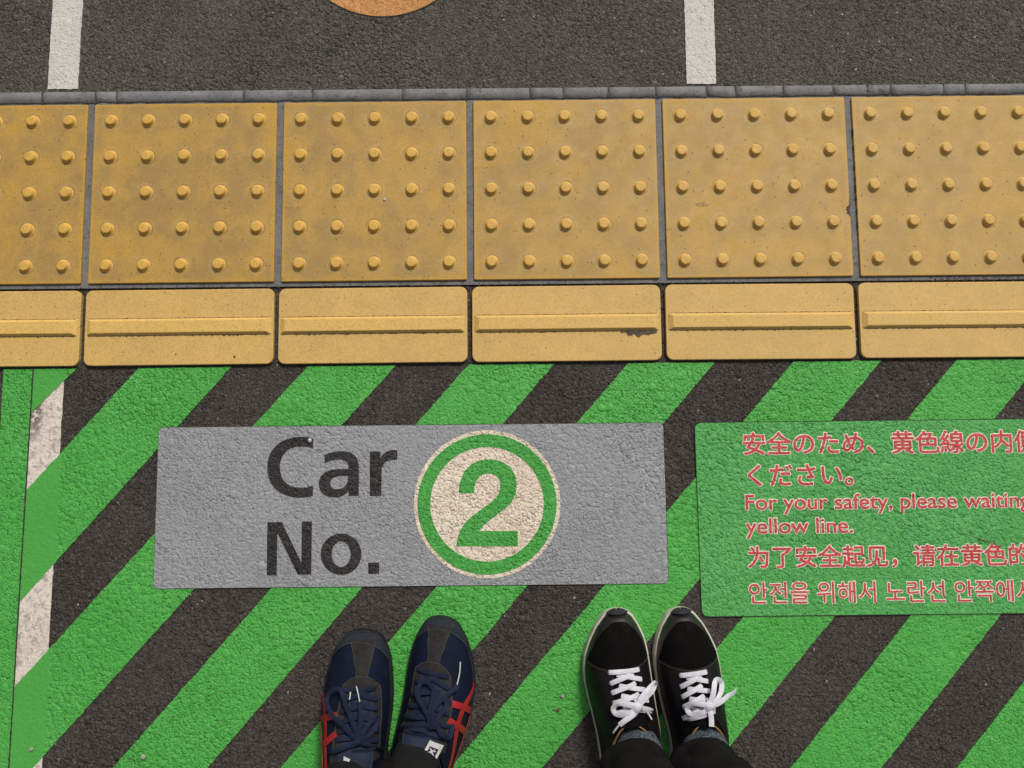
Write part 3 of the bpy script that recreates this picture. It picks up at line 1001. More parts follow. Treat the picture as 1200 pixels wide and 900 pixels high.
c = m.mix(m.math('MULTIPLY', m.ramp(m.noise(50, 6, 0.75, vec=oc), 0.52, 0.70), 0.6), c, (0.060, 0.060, 0.058))
M['toe_suede'] = m.done(c, 0.9, m.bump(m.noise(900, 3, 0.7, vec=oc), 0.0006, 0.8), 0.2)
M['red_leather'] = cloth('red_leather', (0.30, 0.012, 0.014), 0.15, 0.5, 400, 0.0004, 0.4)
M['label_white'] = cloth('woven_white_label', (0.50, 0.49, 0.48), 0.1, 0.8, 1200, 0.0003)
M['label_navy'] = cloth('woven_navy_label', (0.012, 0.012, 0.045), 0.1, 0.8, 1200, 0.0003)
M['aglet'] = plain('clear_lace_tip', (0.42, 0.43, 0.45), 0.35, 0.1, 100, spec=0.6)
M['black_fabric'] = cloth('black_fabric', (0.0032, 0.0030, 0.0030), 0.2, 0.95, 800, 0.0006, 0.08, wr=0.6, dust=0.5)
M['black_leather'] = cloth('black_leather', (0.0060, 0.0054, 0.0052), 0.25, 0.5, 500, 0.0004, 0.22, wr=1.2, dust=0.4)
M['black_toe'] = cloth('smooth_black_leather', (0.0120, 0.0112, 0.0112), 0.3, 0.35, 350, 0.0003, 0.44, wr=0.8)
M['toe_rubber'] = cloth('dark_toe_rubber', (0.012, 0.0125, 0.017), 0.3, 0.6, 400, 0.0004, 0.4)
M['offwhite_rubber'] = cloth('offwhite_rubber', (0.46, 0.43, 0.37), 0.14, 0.65, 300, 0.0004, 0.4)
M['white_lace'] = cloth('white_lace', (0.56, 0.56, 0.62), 0.12, 0.85, 700, 0.0012)
M['tan_lining'] = cloth('tan_lining', (0.30, 0.175, 0.075), 0.2, 0.8, 600, 0.0005)
M['eyelet'] = plain('dark_blue_eyelet', (0.014, 0.012, 0.050), 0.4, 0.2, 100, spec=0.5)
M['grey_thread'] = plain('grey_thread', (0.060, 0.060, 0.062), 0.9, 0.5, 120)
M['yellow_thread'] = plain('seam_thread', (0.045, 0.040, 0.030), 0.8, 0.2, 100)
m = NT('heather_sock')
oc = m.OC()
v = m.n('ShaderNodeTexVoronoi'); m.l(oc, v.inputs['Vector']); v.inputs['Scale'].default_value = 620
c = m.mix(m.ramp(m.sep(v.outputs['Color'])[0], 0.35, 0.9), (0.035, 0.045, 0.058), (0.115, 0.140, 0.165))
M['sock_grey'] = m.done(c, 0.95, m.bump(v.outputs['Distance'], 0.0012, 0.8), 0.2)
M['sock_black'] = cloth('black_sock', (0.006, 0.006, 0.007), 0.2, 0.95, 900, 0.0008)
M['trouser'] = cloth('black_trouser_cotton', (0.0056, 0.0050, 0.0054), 0.40, 0.9, 1300, 0.0009, 0.14, wr=6.0)
M['jacket'] = cloth('dark_jacket_cloth', (0.020, 0.022, 0.028), 0.2, 0.9, 900, 0.0008)
M['skin'] = plain('skin', (0.48, 0.30, 0.21), 0.55, 0.08, 60)
M['hair'] = plain('dark_hair', (0.012, 0.010, 0.009), 0.6, 0.3, 200)

class Shoe:
    """surface of a shoe upper: u runs heel 0 .. toe 1, v from the left foot edge 0 over the top 0.5 to the right foot edge 1"""
    def __init__(s, L, hs, prof):
        """prof: (u, left mm, right mm) outline of the sole, measured from heel-toe axis"""
        s.L = L
        s.hu, s.hz = hs
        s.z0 = 0.010
        us, l, r = [np.array(q, float) for q in prof]
        l, r = l / 1000 + .003, r / 1000 - .003
        c, w = (l + r) / 2, (r - l) / 2
        hu = np.array([0, .0012, .004, .012, .03, .06, .12, .2, .28])
        hw = np.array([0, .09, .17, .30, .44, .55, .66, .69, .70]) / .70
        k = hu < us[0] - .06
        hw = hw[k] * w[0] * .97
        us, c, w = us[:-1], c[:-1], w[:-1]
        tt = 1 - (1 - np.linspace(0, 1, 17)[1:]) ** 2.2
        tip = us[-1] + (1 - us[-1]) * tt
        tw = w[-1] * np.sqrt(np.clip(1 - tt, 0, 1)) * (1 + 0.23 * tt)
        s.tu = np.concatenate([hu[k], us, tip])
        s.w = np.concatenate([hw, w, tw])
        s.c = np.concatenate([c[0] * (.35 + .65 * hu[k] / us[0]), c, np.full(len(tip), c[-1])])
    def dims(s, u):
        w = np.interp(u, s.tu, s.w)
        return w, w, np.interp(u, s.tu, s.c), np.interp(u, s.hu, s.hz)
    def P(s, u, v, off=0.0):
        u = np.clip(u, 0.0, 1.0)
        wl, wr, xc, h = s.dims(u)
        a = math.pi * (1 - v)
        c, sn = math.cos(a), max(0.0, math.sin(a))
        n = np.interp(u, [0, .3, .5, .7, .9, 1], [2.6, 2.2, 1.9, 2.1, 2.4, 2.4])
        w = wl if c < 0 else wr
        p = Vector((xc + w * math.copysign(abs(c) ** (2 / n), c), u * s.L, s.z0 + (h - s.z0) * sn ** (2 / n)))
        if off:
            p = p + s.N(u, v) * off
        return p
    def N(s, u, v):
        e = 0.004
        du = s.P(min(1, u + e), v) - s.P(max(0, u - e), v)
        dv = s.P(u, min(1, v + e)) - s.P(u, max(0, v - e))
        n = dv.cross(du)
        if n.length < 1e-12: return Vector((0, 0, 1))
        n.normalize()
        return n if n.dot(Vector((0, 0, 1))) > -0.3 else -n
    def upper(s, name, mat, uo, parent):
        """closed over the toes, with an ankle opening behind uo"""
        us = list(np.concatenate([s.tu[:5], np.linspace(.045, .93, 58), np.linspace(.938, .98, 6), s.tu[s.tu > .981]]))
        nv = 44
        verts, faces = [], []
        for u in us:
            d = s.open(u, uo)
            for k in range(nv + 1):
                f = k / nv
                # left wall 0..0.5-d, right wall 0.5+d..1
                v = (f / 0.5) * (0.5 - d) if f < 0.5 else (1 - (1 - f) / 0.5 * (0.5 - d) if f > 0.5 else None)
                if v is None:
                    v = 0.5 - d
                verts.append(s.P(u, v))
            verts.append(s.P(u, 0.5 + d))
        m = nv + 2
        half = nv // 2
        order = list(range(half + 1)) + [nv + 1] + list(range(half + 1, nv + 1))
        for i in range(len(us) - 1):
            for q in range(len(order) - 1):
                a, b = order[q], order[q + 1]
                if (a == half and b == nv + 1) and max(s.open(us[i], uo), s.open(us[i + 1], uo)) > 1e-6:
                    continue
                faces.append((i * m + a, i * m + b, (i + 1) * m + b, (i + 1) * m + a))
        o = mesh_obj(name, verts, [f[::-1] for f in faces], mat, parent, smooth=True)
        return o
    def open(s, u, uo):
        if u >= uo or u <= 0.02:
            return 0.0
        return 0.25 * min(1.0, ((uo - u) / 0.13)) ** 0.5 * min(1, (u - 0.02) / 0.05) ** 0.5
    def patch(s, name, fn, mat, parent, off=0.0012, na=40, nb=24, edge=0.0016):
        """fn(a, b) -> (u, v), a and b in 0..1; a raised piece of material sewn on the upper"""
        verts, faces = [], []
        for i in range(na + 1):
            for j in range(nb + 1):
                u, v = fn(i / na, j / nb)
                verts.append(s.P(u, v, off))
        m = nb + 1
        for i in range(na):
            for j in range(nb):
                faces.append((i * m + j, i * m + j + 1, (i + 1) * m + j + 1, (i + 1) * m + j))
        rim = [(i, 0) for i in range(na + 1)] + [(na, j) for j in range(1, nb + 1)] + [(i, nb) for i in range(na - 1, -1, -1)] + [(0, j) for j in range(nb - 1, 0, -1)]
        b0 = len(verts)
        for i, j in rim:
            u, v = fn(i / na, j / nb)
            verts.append(s.P(u, v, off - edge))
        n = len(rim)
        for q in range(n):
            i, j = rim[q]; i2, j2 = rim[(q + 1) % n]
            faces.append((i * m + j, b0 + q, b0 + (q + 1) % n, i2 * m + j2))
        o = mesh_obj(name, verts, faces, mat, parent, smooth=True)
        o.data.set_sharp_from_angle(angle=R(50))
        return o
    def strip(s, name, uv, w, mat, parent, off=0.0008, t=0.0018, sub=8):
        pts, ups, ws = s.path(uv, off, sub)
        if isinstance(w, (list, tuple)):
            w = list(np.interp(np.linspace(0, 1, len(pts)), np.linspace(0, 1, len(w)), w))
        v, f = sweep(pts, w, t, ups)
        return v, f
    def path(s, uv, off, sub=8):
        """smooth path through (u, v[, off]) points"""
        q = [(p[0], p[1], p[2] if len(p) > 2 else off) for p in uv]
        q = catmull(q, sub)
        return [s.P(u, v, o) for u, v, o in q], [s.N(u, v) for u, v, o in q], None

def catmull(q, sub=8):
    q = [np.array(p, float) for p in q]
    out = []
    for i in range(len(q) - 1):
        p0, p1, p2, p3 = q[max(i - 1, 0)], q[i], q[i + 1], q[min(i + 2, len(q) - 1)]
        for k in range(sub):
            t = k / sub
            out.append(tuple(0.5 * ((2 * p1) + (-p0 + p2) * t + (2 * p0 - 5 * p1 + 4 * p2 - p3) * t * t + (-p0 + 3 * p1 - 3 * p2 + p3) * t ** 3)))
    out.append(tuple(q[-1]))
    return out

def join(parts):
    V, F = [], []
    for v, f in parts:
        b = len(V)
        V += [tuple(x) for x in v]
        F += [tuple(i + b for i in g) for g in f]
    return V, F

def sole_mesh(s, name, mat, parent, grow, z1, bev=0.004, lip=0.0):
    us = np.concatenate([s.tu[:5], np.linspace(.045, .95, 50), s.tu[s.tu > .951]])
    left, right = [], []
    for u in us:
        wl, wr, xc, h = s.dims(u)
        left.append((xc - wl, u * s.L)); right.append((xc + wr, u * s.L))
    poly = right + left[::-1][1:-1]
    poly = ccw(poly)
    poly = inset(poly, -grow)
    return plate(name, poly, 0.0, z1, mat, parent, bev=bev, steps=4)

def loft(rings, n=28, cap0=False, cap1=False):
    """rings: (cx, cy, cz, rx, ry, tilt) ellipses"""
    verts, faces = [], []
    for r in rings:
        cx, cy, cz, rx, ry = r[:5]
        tilt = r[5] if len(r) > 5 else 0.0
        wob = r[6] if len(r) > 6 else 0.0
        for k in range(n):
            a = 2 * math.pi * k / n
            q = 1 + wob * math.sin(3 * a + cz * 60) + wob * 0.6 * math.sin(5 * a - cz * 90) + wob * 0.45 * math.sin(2 * a + cz * 210 + 2 * math.sin(3 * a))
            x, y = rx * q * math.cos(a), ry * q * math.sin(a)
            verts.append((cx + x, cy + y, cz + y * tilt))
    m = len(rings)
    for i in range(m - 1):
        for k in range(n):
            j = (k + 1) % n
            faces.append((i * n + k, i * n + j, (i + 1) * n + j, (i + 1) * n + k))
    if cap0: faces.append(tuple(range(n - 1, -1, -1)))
    if cap1: faces.append(tuple((m - 1) * n + k for k in range(n)))
    return verts, faces

HS_NAVY = ([0, .08, .2, .32, .42, .50, .58, .66, .74, .82, .88, .93, .97, 1.0], [.062, .074, .082, .092, .095, .088, .077, .067, .058, .052, .048, .042, .036, .026])
HS_BLACK = ([0, .08, .2, .34, .44, .50, .58, .66, .74, .82, .88, .93, .97, 1.0], [.066, .078, .084, .092, .095, .091, .082, .073, .065, .058, .052, .045, .036, .024])

def lace_set(s, rowl, rowr, w, off, t=0.0022):
    """criss-cross lacing over the tongue: a straight bar at the front, then crossings towards the ankle"""
    parts = []
    def mid(p, q, f=0.5): return (p[0] * (1 - f) + q[0] * f, p[1] * (1 - f) + q[1] * f)
    L0, R0 = rowl[0], rowr[0]
    parts.append(s.strip('', [(L0[0], L0[1] - .012, off - .004), (L0[0], L0[1] + .01, off - .0004), mid(L0, R0) + (off + .0012,), (R0[0], R0[1] - .01, off - .0004), (R0[0], R0[1] + .012, off - .004)], w, None, None, t=t))
    for i in range(min(len(rowl), len(rowr)) - 1):
        for p, q, up in ((rowl[i], rowr[i + 1], 0.0), (rowr[i], rowl[i + 1], 0.0026)):
            m1, m2, m3 = mid(p, q, .22), mid(p, q, .5), mid(p, q, .78)
            e = mid(p, q, 1.04)
            parts.append(s.strip('', [m1 + (off - .0026,), m2 + (off + up,), m3 + (off + .0008 + up * .4,), q + (off - .0006,), e + (off - .004,)], w, None, None, t=t))
    return parts

def band(pts, w, t=0.0022, up=None, sub=8):
    q = catmull(pts, sub)
    if isinstance(w, (list, tuple)):
        w = list(np.interp(np.linspace(0, 1, len(q)), np.linspace(0, 1, len(w)), w))
    return sweep([Vector(p) for p in q], w, t, None if up is None else [Vector(up)] * len(q))

def U(s, u, v, off):
    return tuple(s.P(u, v, off))

def foot_frame(name_root, toe, ang, L, person):
    """parent-space placement of a shoe whose toe tip stands at `toe`"""
    d = Vector((math.sin(R(ang)), math.cos(R(ang)), 0))
    h = Vector((toe[0], toe[1], 0)) - d * L
    return (h.x, h.y, 0), -R(ang)

def navy_shoe(person, toe, ang, prof, bow):
    L = 0.282
    s = Shoe(L, HS_NAVY, prof)
    root = s.upper('shoe', M['navy_nylon'], 0.43, person)
    root.location, root.rotation_euler.z = foot_frame('', toe, ang, L, person)
    sole_mesh(s, 'sole', M['navy_sole'], root, 0.0028, 0.017, 0.004)
    # toe guard: broad crescent
    def toe_fn(a, b):
        v = 0.02 + 0.96 * b
        u0 = float(np.interp(abs(v - 0.5) / 0.5, [0, .2, .45, .70, .9, 1], [.960, .957, .940, .905, .862, .83]))
        return u0 + (1.0 - u0) * a, v
    s.patch('toe_guard', toe_fn, M['toe_suede'], root, 0.0012, 24, 44)
    # suede strip from the guard to the lacing, flared towards the toe
    def cen(u): return float(np.interp(u, bow['cu'], bow['cv']))
    def strip_fn(a, b):
        u = 0.76 + 0.212 * a
        hw = np.interp(a, [0, .35, .75, 1], [.058, .060, .115, .225])
        return u, cen(u) + (b - .5) * 2 * hw
    s.patch('toe_strip', strip_fn, M['suede'], root, 0.0016, 24, 16)
    # lacing stay: rounded front, running back on both sides of the tongue
    def stay_fn(a, b):
        x = (b - .5) * 2
        uf = 0.802 - 0.050 * abs(x) ** 2.6
        ub = 0.40
        u = ub + (uf - ub) * a
        hw = np.interp(u, [.40, .48, .61, .74, .802], [.255, .235, .212, .185, .155])
        return u, cen(u) + x * hw
    s.patch('lace_stay', stay_fn, M['suede'], root, 0.0022, 40, 30)
    def tongue_fn(a, b):
        x = (b - .5) * 2
        u = 0.41 + (0.745 - 0.41) * a
        hw = np.interp(u, [.41, .47, .58, .72, .745], [.165, .150, .125, .105, .07])
        return u, cen(u) + x * hw
    tg = s.patch('tongue', tongue_fn, M['navy_padding'], root, 0.0032, 40, 20, 0.003)
    # padded end of the tongue, standing up over the ankle
    tv, tf = [], []
    nu, nb = 10, 16
    xo = s.P(.45, cen(.45)).x
    ztop = s.P(.47, cen(.47)).z
    for layer in (0, 1):
        for i in range(nu + 1):
            f = i / nu
            for j in range(nb + 1):
                x = (j / nb - .5) * 2
                hw = 0.0265 - 0.004 * f - 0.004 * max(0, f - .75) / .25
                yy = 0.480 * L - 0.040 * f
                zz = ztop + 0.0035 + 0.013 * f - 0.010 * x * x * (1 - .2 * f)
                puff = 0.0045 * math.sin(math.pi * min(1, max(0, f))) ** .5 * (1 - x ** 4) if i not in (0,) else 0.0015
                tv.append((xo + x * hw, yy, zz + (puff if layer == 0 else -0.0045)))
    m_ = nb + 1
    B = (nu + 1) * m_
    for i in range(nu):
        for j in range(nb):
            q = (i * m_ + j, i * m_ + j + 1, (i + 1) * m_ + j + 1, (i + 1) * m_ + j)
            tf.append(q[::-1]); tf.append(tuple(k + B for k in q))
    rim = [(i, 0) for i in range(nu + 1)] + [(nu, j) for j in range(1, nb + 1)] + [(i, nb) for i in range(nu - 1, -1, -1)] + [(0, j) for j in range(nb - 1, 0, -1)]
    for q in range(len(rim)):
        a = rim[q][0] * m_ + rim[q][1]; b = rim[(q + 1) % len(rim)]; b = b[0] * m_ + b[1]
        tf.append((a, b, b + B, a + B))
    mesh_obj('tongue_end', tv, tf, M['navy_padding'], root, smooth=True)
    # white woven label with a dark square device and a line of tiny lettering
    lx0 = bow['label_x']; la = bow['label_a']
    def lab(x, y, z=0.0):
        ca, sa = math.cos(R(la)), math.sin(R(la))
        X = lx0 + x * ca - y * sa
        Y = 0.400 * L + x * sa + y * ca
        return (xo + X, Y, ztop + 0.0035 - 0.010 * (X / 0.0265) ** 2 + 0.0062 + (0.480 * L - Y) * 0.30 + z)
    gw, gh = 0.0108, 0.0170
    lv = [lab(-gw + 2 * gw * i / 6, -gh + 2 * gh * j / 6) for j in range(7) for i in range(7)]
    lf = [(j * 7 + i, j * 7 + i + 1, j * 7 + i + 8, j * 7 + i + 7) for j in range(6) for i in range(6)]
    lb = mesh_obj('tongue_label', lv, lf, M['label_white'], root, mats=[M['label_white'], M['label_navy']], smooth=True)
    extra_v, extra_f = [], []
    def quad(x0, y0, x1, y1, w, z=0.0003):
        d = np.array([x1 - x0, y1 - y0]); l = np.hypot(*d); d = d / l * w / 2; n_ = np.array([-d[1], d[0]])
        b = len(extra_v)
        for sx, sy in ((x0, y0), (x1, y1)):
            pass
        for px, py in ((x0 + n_[0], y0 + n_[1]), (x0 - n_[0], y0 - n_[1]), (x1 - n_[0], y1 - n_[1]), (x1 + n_[0], y1 + n_[1])):
            extra_v.append(lab(px, py, z))
        extra_f.append((b, b + 1, b + 2, b + 3))
    # device: dark square with light strokes across it, then two rows of small lettering strokes
    for q in range(9):
        quad(-.0060 + q * .0015, .0108, -.0060 + q * .0015, .0048, .00154, .0004)
        quad(-.0060 + q * .0015, .0048, -.0060 + q * .0015, -.0012, .00154, .0004)
    nd = len(extra_f)
    quad(-.0048, .0088, .0052, .0012, .0016, .0009); quad(-.0050, .0030, .0020, .0094, .0012, .0010); quad(.0002, .0066, .0050, .0078, .0011, .0010); quad(-.0040, .0012, -.0006, .0046, .0011, .0010)
    nl = len(extra_f)
    for row, (ya, yb) in enumerate(((-.0032, -.0060), (-.0076, -.0098))):
        for q in range(9):
            xx = -.0072 + q * .00165
            quad(xx, ya, xx + .0003 * (q % 2), yb, .0006, .00045)
            if q % 3 != 1:
                quad(xx, ya - .0011 * (q % 2), xx + .0011, ya - .0006 - .0011 * (q % 2), .0006, .0005)
    mesh = lb.data
    bmx = bmesh.new(); bmx.from_mesh(mesh)
    vs_ = [bmx.verts.new(v) for v in extra_v]
    for qi, f in enumerate(extra_f):
        fc = bmx.faces.new([vs_[k] for k in f]); fc.material_index = 0 if nd <= qi < nl else 1
    bmx.to_mesh(mesh); bmx.free()
    # pale worn stitching round the lacing stay and along the toe strip
    st_ = [stay_fn(1 - k / 14 * .9, .02) for k in range(14, -1, -1)] + [stay_fn(1, .02 + .96 * k / 20) for k in range(1, 20)] + [stay_fn(1 - k / 14 * .9, .98) for k in range(15)]
    parts = [s.strip('', st_, .0007, None, None, .0024, .0006, sub=2)]
    for bb in (.03, .97):
        parts.append(s.strip('', [strip_fn(k / 10 * .95, bb) for k in range(11)], .0006, None, None, .0018, .0006, sub=2))
    parts.append(s.strip('', [toe_fn(.02, .06 + .88 * k / 24) for k in range(25)], .0006, None, None, .0014, .0006, sub=2))
    v, f = join(parts)
    mesh_obj('seam', v, f, M['grey_thread'], root)
    # red side stripes on the outer side: long bands crossed by two short ones
    parts = [s.strip('', p, w, None, None, .0010 + .0004 * k, .0014) for k, (p, w) in enumerate(bow['stripes'])]
    v, f = join(parts)
    o = mesh_obj('side_stripe', v, f, M['red_leather'], root, smooth=True)
    o.data.set_sharp_from_angle(angle=R(50))
    # collar lining
    # laces
    parts = lace_set(s, bow['rowl'], bow['rowr'], .0066, .0050)
    for p in bow['bands']:
        parts.append(band([U(s, *q) for q in p], .0068, .0022))
    kx = bow['knot']
    parts.append(band([U(s, kx[0] - .014, kx[1] - .05, .007), U(s, kx[0], kx[1], .0135), U(s, kx[0] + .014, kx[1] + .05, .007)], .0085, .0040))
    v, f = join(parts)
    o = mesh_obj('lace', v, f, M['navy_lace'], root, smooth=True)
    o.data.set_sharp_from_angle(angle=R(60))
    for p in bow['tips']:
        v, f = band([U(s, *q) for q in p], .0019, .0019)
        mesh_obj('lace_tip', v, f, M['aglet'], root, smooth=True)
    return root, s

def black_shoe(person, toe, ang, prof, bow):
    L = 0.284
    s = Shoe(L, HS_BLACK, prof)
    root = s.upper('shoe', M['black_fabric'], 0.50, person)
    root.location, root.rotation_euler.z = foot_frame('', toe, ang, L, person)
    sole_mesh(s, 'sole', M['offwhite_rubber'], root, 0.0032, 0.021, 0.004)
    # dark rubber lip at the very front
    def tip_fn(a, b):
        v = 0.20 + 0.60 * b
        return 0.984 + 0.016 * a - 0.006 * (1 - a) * (1 - abs(2 * b - 1)), v
    s.patch('toe_lip', tip_fn, M['toe_rubber'], root, 0.0056, 10, 24, 0.008)
    # smooth leather horseshoe round the toes
    def mud_fn(a, b):
        v = 0.0 + 1.0 * b
        x = abs(v - .5) / .5
        u0 = np.interp(x, [0, .1, .25, .5, .65, .78, .9, 1], [.957, .957, .951, .911, .862, .776, .750, .735])
        return u0 + (0.995 - u0) * a, v
    s.patch('toe_guard', mud_fn, M['black_toe'], root, 0.0014, 24, 50)
    # quarters: leather lacing stays meeting in a shallow point over the toes
    def uq(x): return float(np.interp(abs(x), [0, .1, .25, .5, .75, .85, 1], [.733, .735, .744, .757, .772, .755, .73]))
    def q_fn(a, b):
        x = (b - .5) * 2
        uf = uq(x)
        ub = np.interp(abs(x), [0, .28, .44, .56, .66, 1], [.51, .50, .41, .22, .08, .05])
        return ub + (uf - ub) * a, 0.5 + x * 0.5
    s.patch('quarter', q_fn, M['black_leather'], root, 0.0016, 44, 44)
    seam = [(uq(x) - .008, .5 + .5 * x) for x in np.linspace(-.78, .78, 25)]
    v, f = s.strip('', seam, .0007, None, None, .0020, .0008, sub=2)
    mesh_obj('seam', v, f, M['yellow_thread'], root)
    def tongue_fn(a, b):
        x = (b - .5) * 2
        u = 0.485 + (0.715 - 0.485) * a
        hw = np.interp(u, [.485, .52, .62, .715], [.16, .165, .14, .10])
        return u, float(np.interp(u, bow['cu'], bow['cv'])) + x * hw
    s.patch('tongue', tongue_fn, M['black_fabric'], root, 0.0026, 24, 16)
    # collar: dark rolled rim with tan lining inside the ankle opening
    def lining(side):
        verts, faces = [], []
        us = np.linspace(.03, .495, 38)
        for u in us:
            d = s.open(u, .50)
            v = .5 - d if side == 0 else .5 + d
            n = s.N(u, v)
            p = s.P(u, v)
            inw = Vector((1 if side == 0 else -1, 0, 0))
            for k, (i_, z_) in enumerate(((-.0005, .0010), (.0014, .0020), (.0032, .0010), (.0046, -.003), (.0050, -.012), (.0050, -.026))):
                verts.append(p + inw * i_ + Vector((0, 0, z_)))
        for i in range(len(us) - 1):
            for k in range(5):
                a = i * 6 + k
                faces.append((a, a + 1, a + 7, a + 6))
        return [tuple(v) for v in verts], faces
    v, f = join([lining(0), lining(1)])
    mesh_obj('collar_lining', v, f, M['tan_lining'], root, smooth=True)
    parts = lace_set(s, bow['rowl'], bow['rowr'], .0068, .0046, .0018)
    for p in bow['bands']:
        parts.append(band([U(s, *q) for q in p], bow.get('w', .0074), .0018))
    kx = bow['knot']
    parts.append(band([U(s, kx[0] - .026, kx[1] - .03, .006), U(s, kx[0], kx[1], .0155), U(s, kx[0] + .026, kx[1] + .03, .006)], .0105, .006))
    parts.append(band([U(s, kx[0] + .018, kx[1] - .055, .007), U(s, kx[0], kx[1], .0150), U(s, kx[0] - .012, kx[1] + .055, .007)], .0085, .005))
    v, f = join(parts)
    o = mesh_obj('lace', v, f, M['white_lace'], root, smooth=True)
    o.data.set_sharp_from_angle(angle=R(60))
    for p in bow['tips']:
        v, f = band([U(s, *q) for q in p], .0026, .0026)
        mesh_obj('lace_tip', v, f, M['aglet'] if bow.get('clear') else M['white_lace'], root, smooth=True)
    for u, vv in bow['rowl'] + bow['rowr']:
        if True:
            p = s.P(u, vv, .0022); n = s.N(u, vv)
            tx = n.orthogonal().normalized(); ty = n.cross(tx)
            ring = [p + tx * .0036 * math.cos(q * math.pi / 6) + ty * .0036 * math.sin(q * math.pi / 6) for q in range(13)]
            v, f = sweep(ring, .0013, .0013, [n] * 13, n=6)
            mesh_obj('eyelet', v, f, M['eyelet'], root, smooth=True)
    return root, s

def shoe_to_person(root, p):
    return root.matrix_basis @ Vector(p)

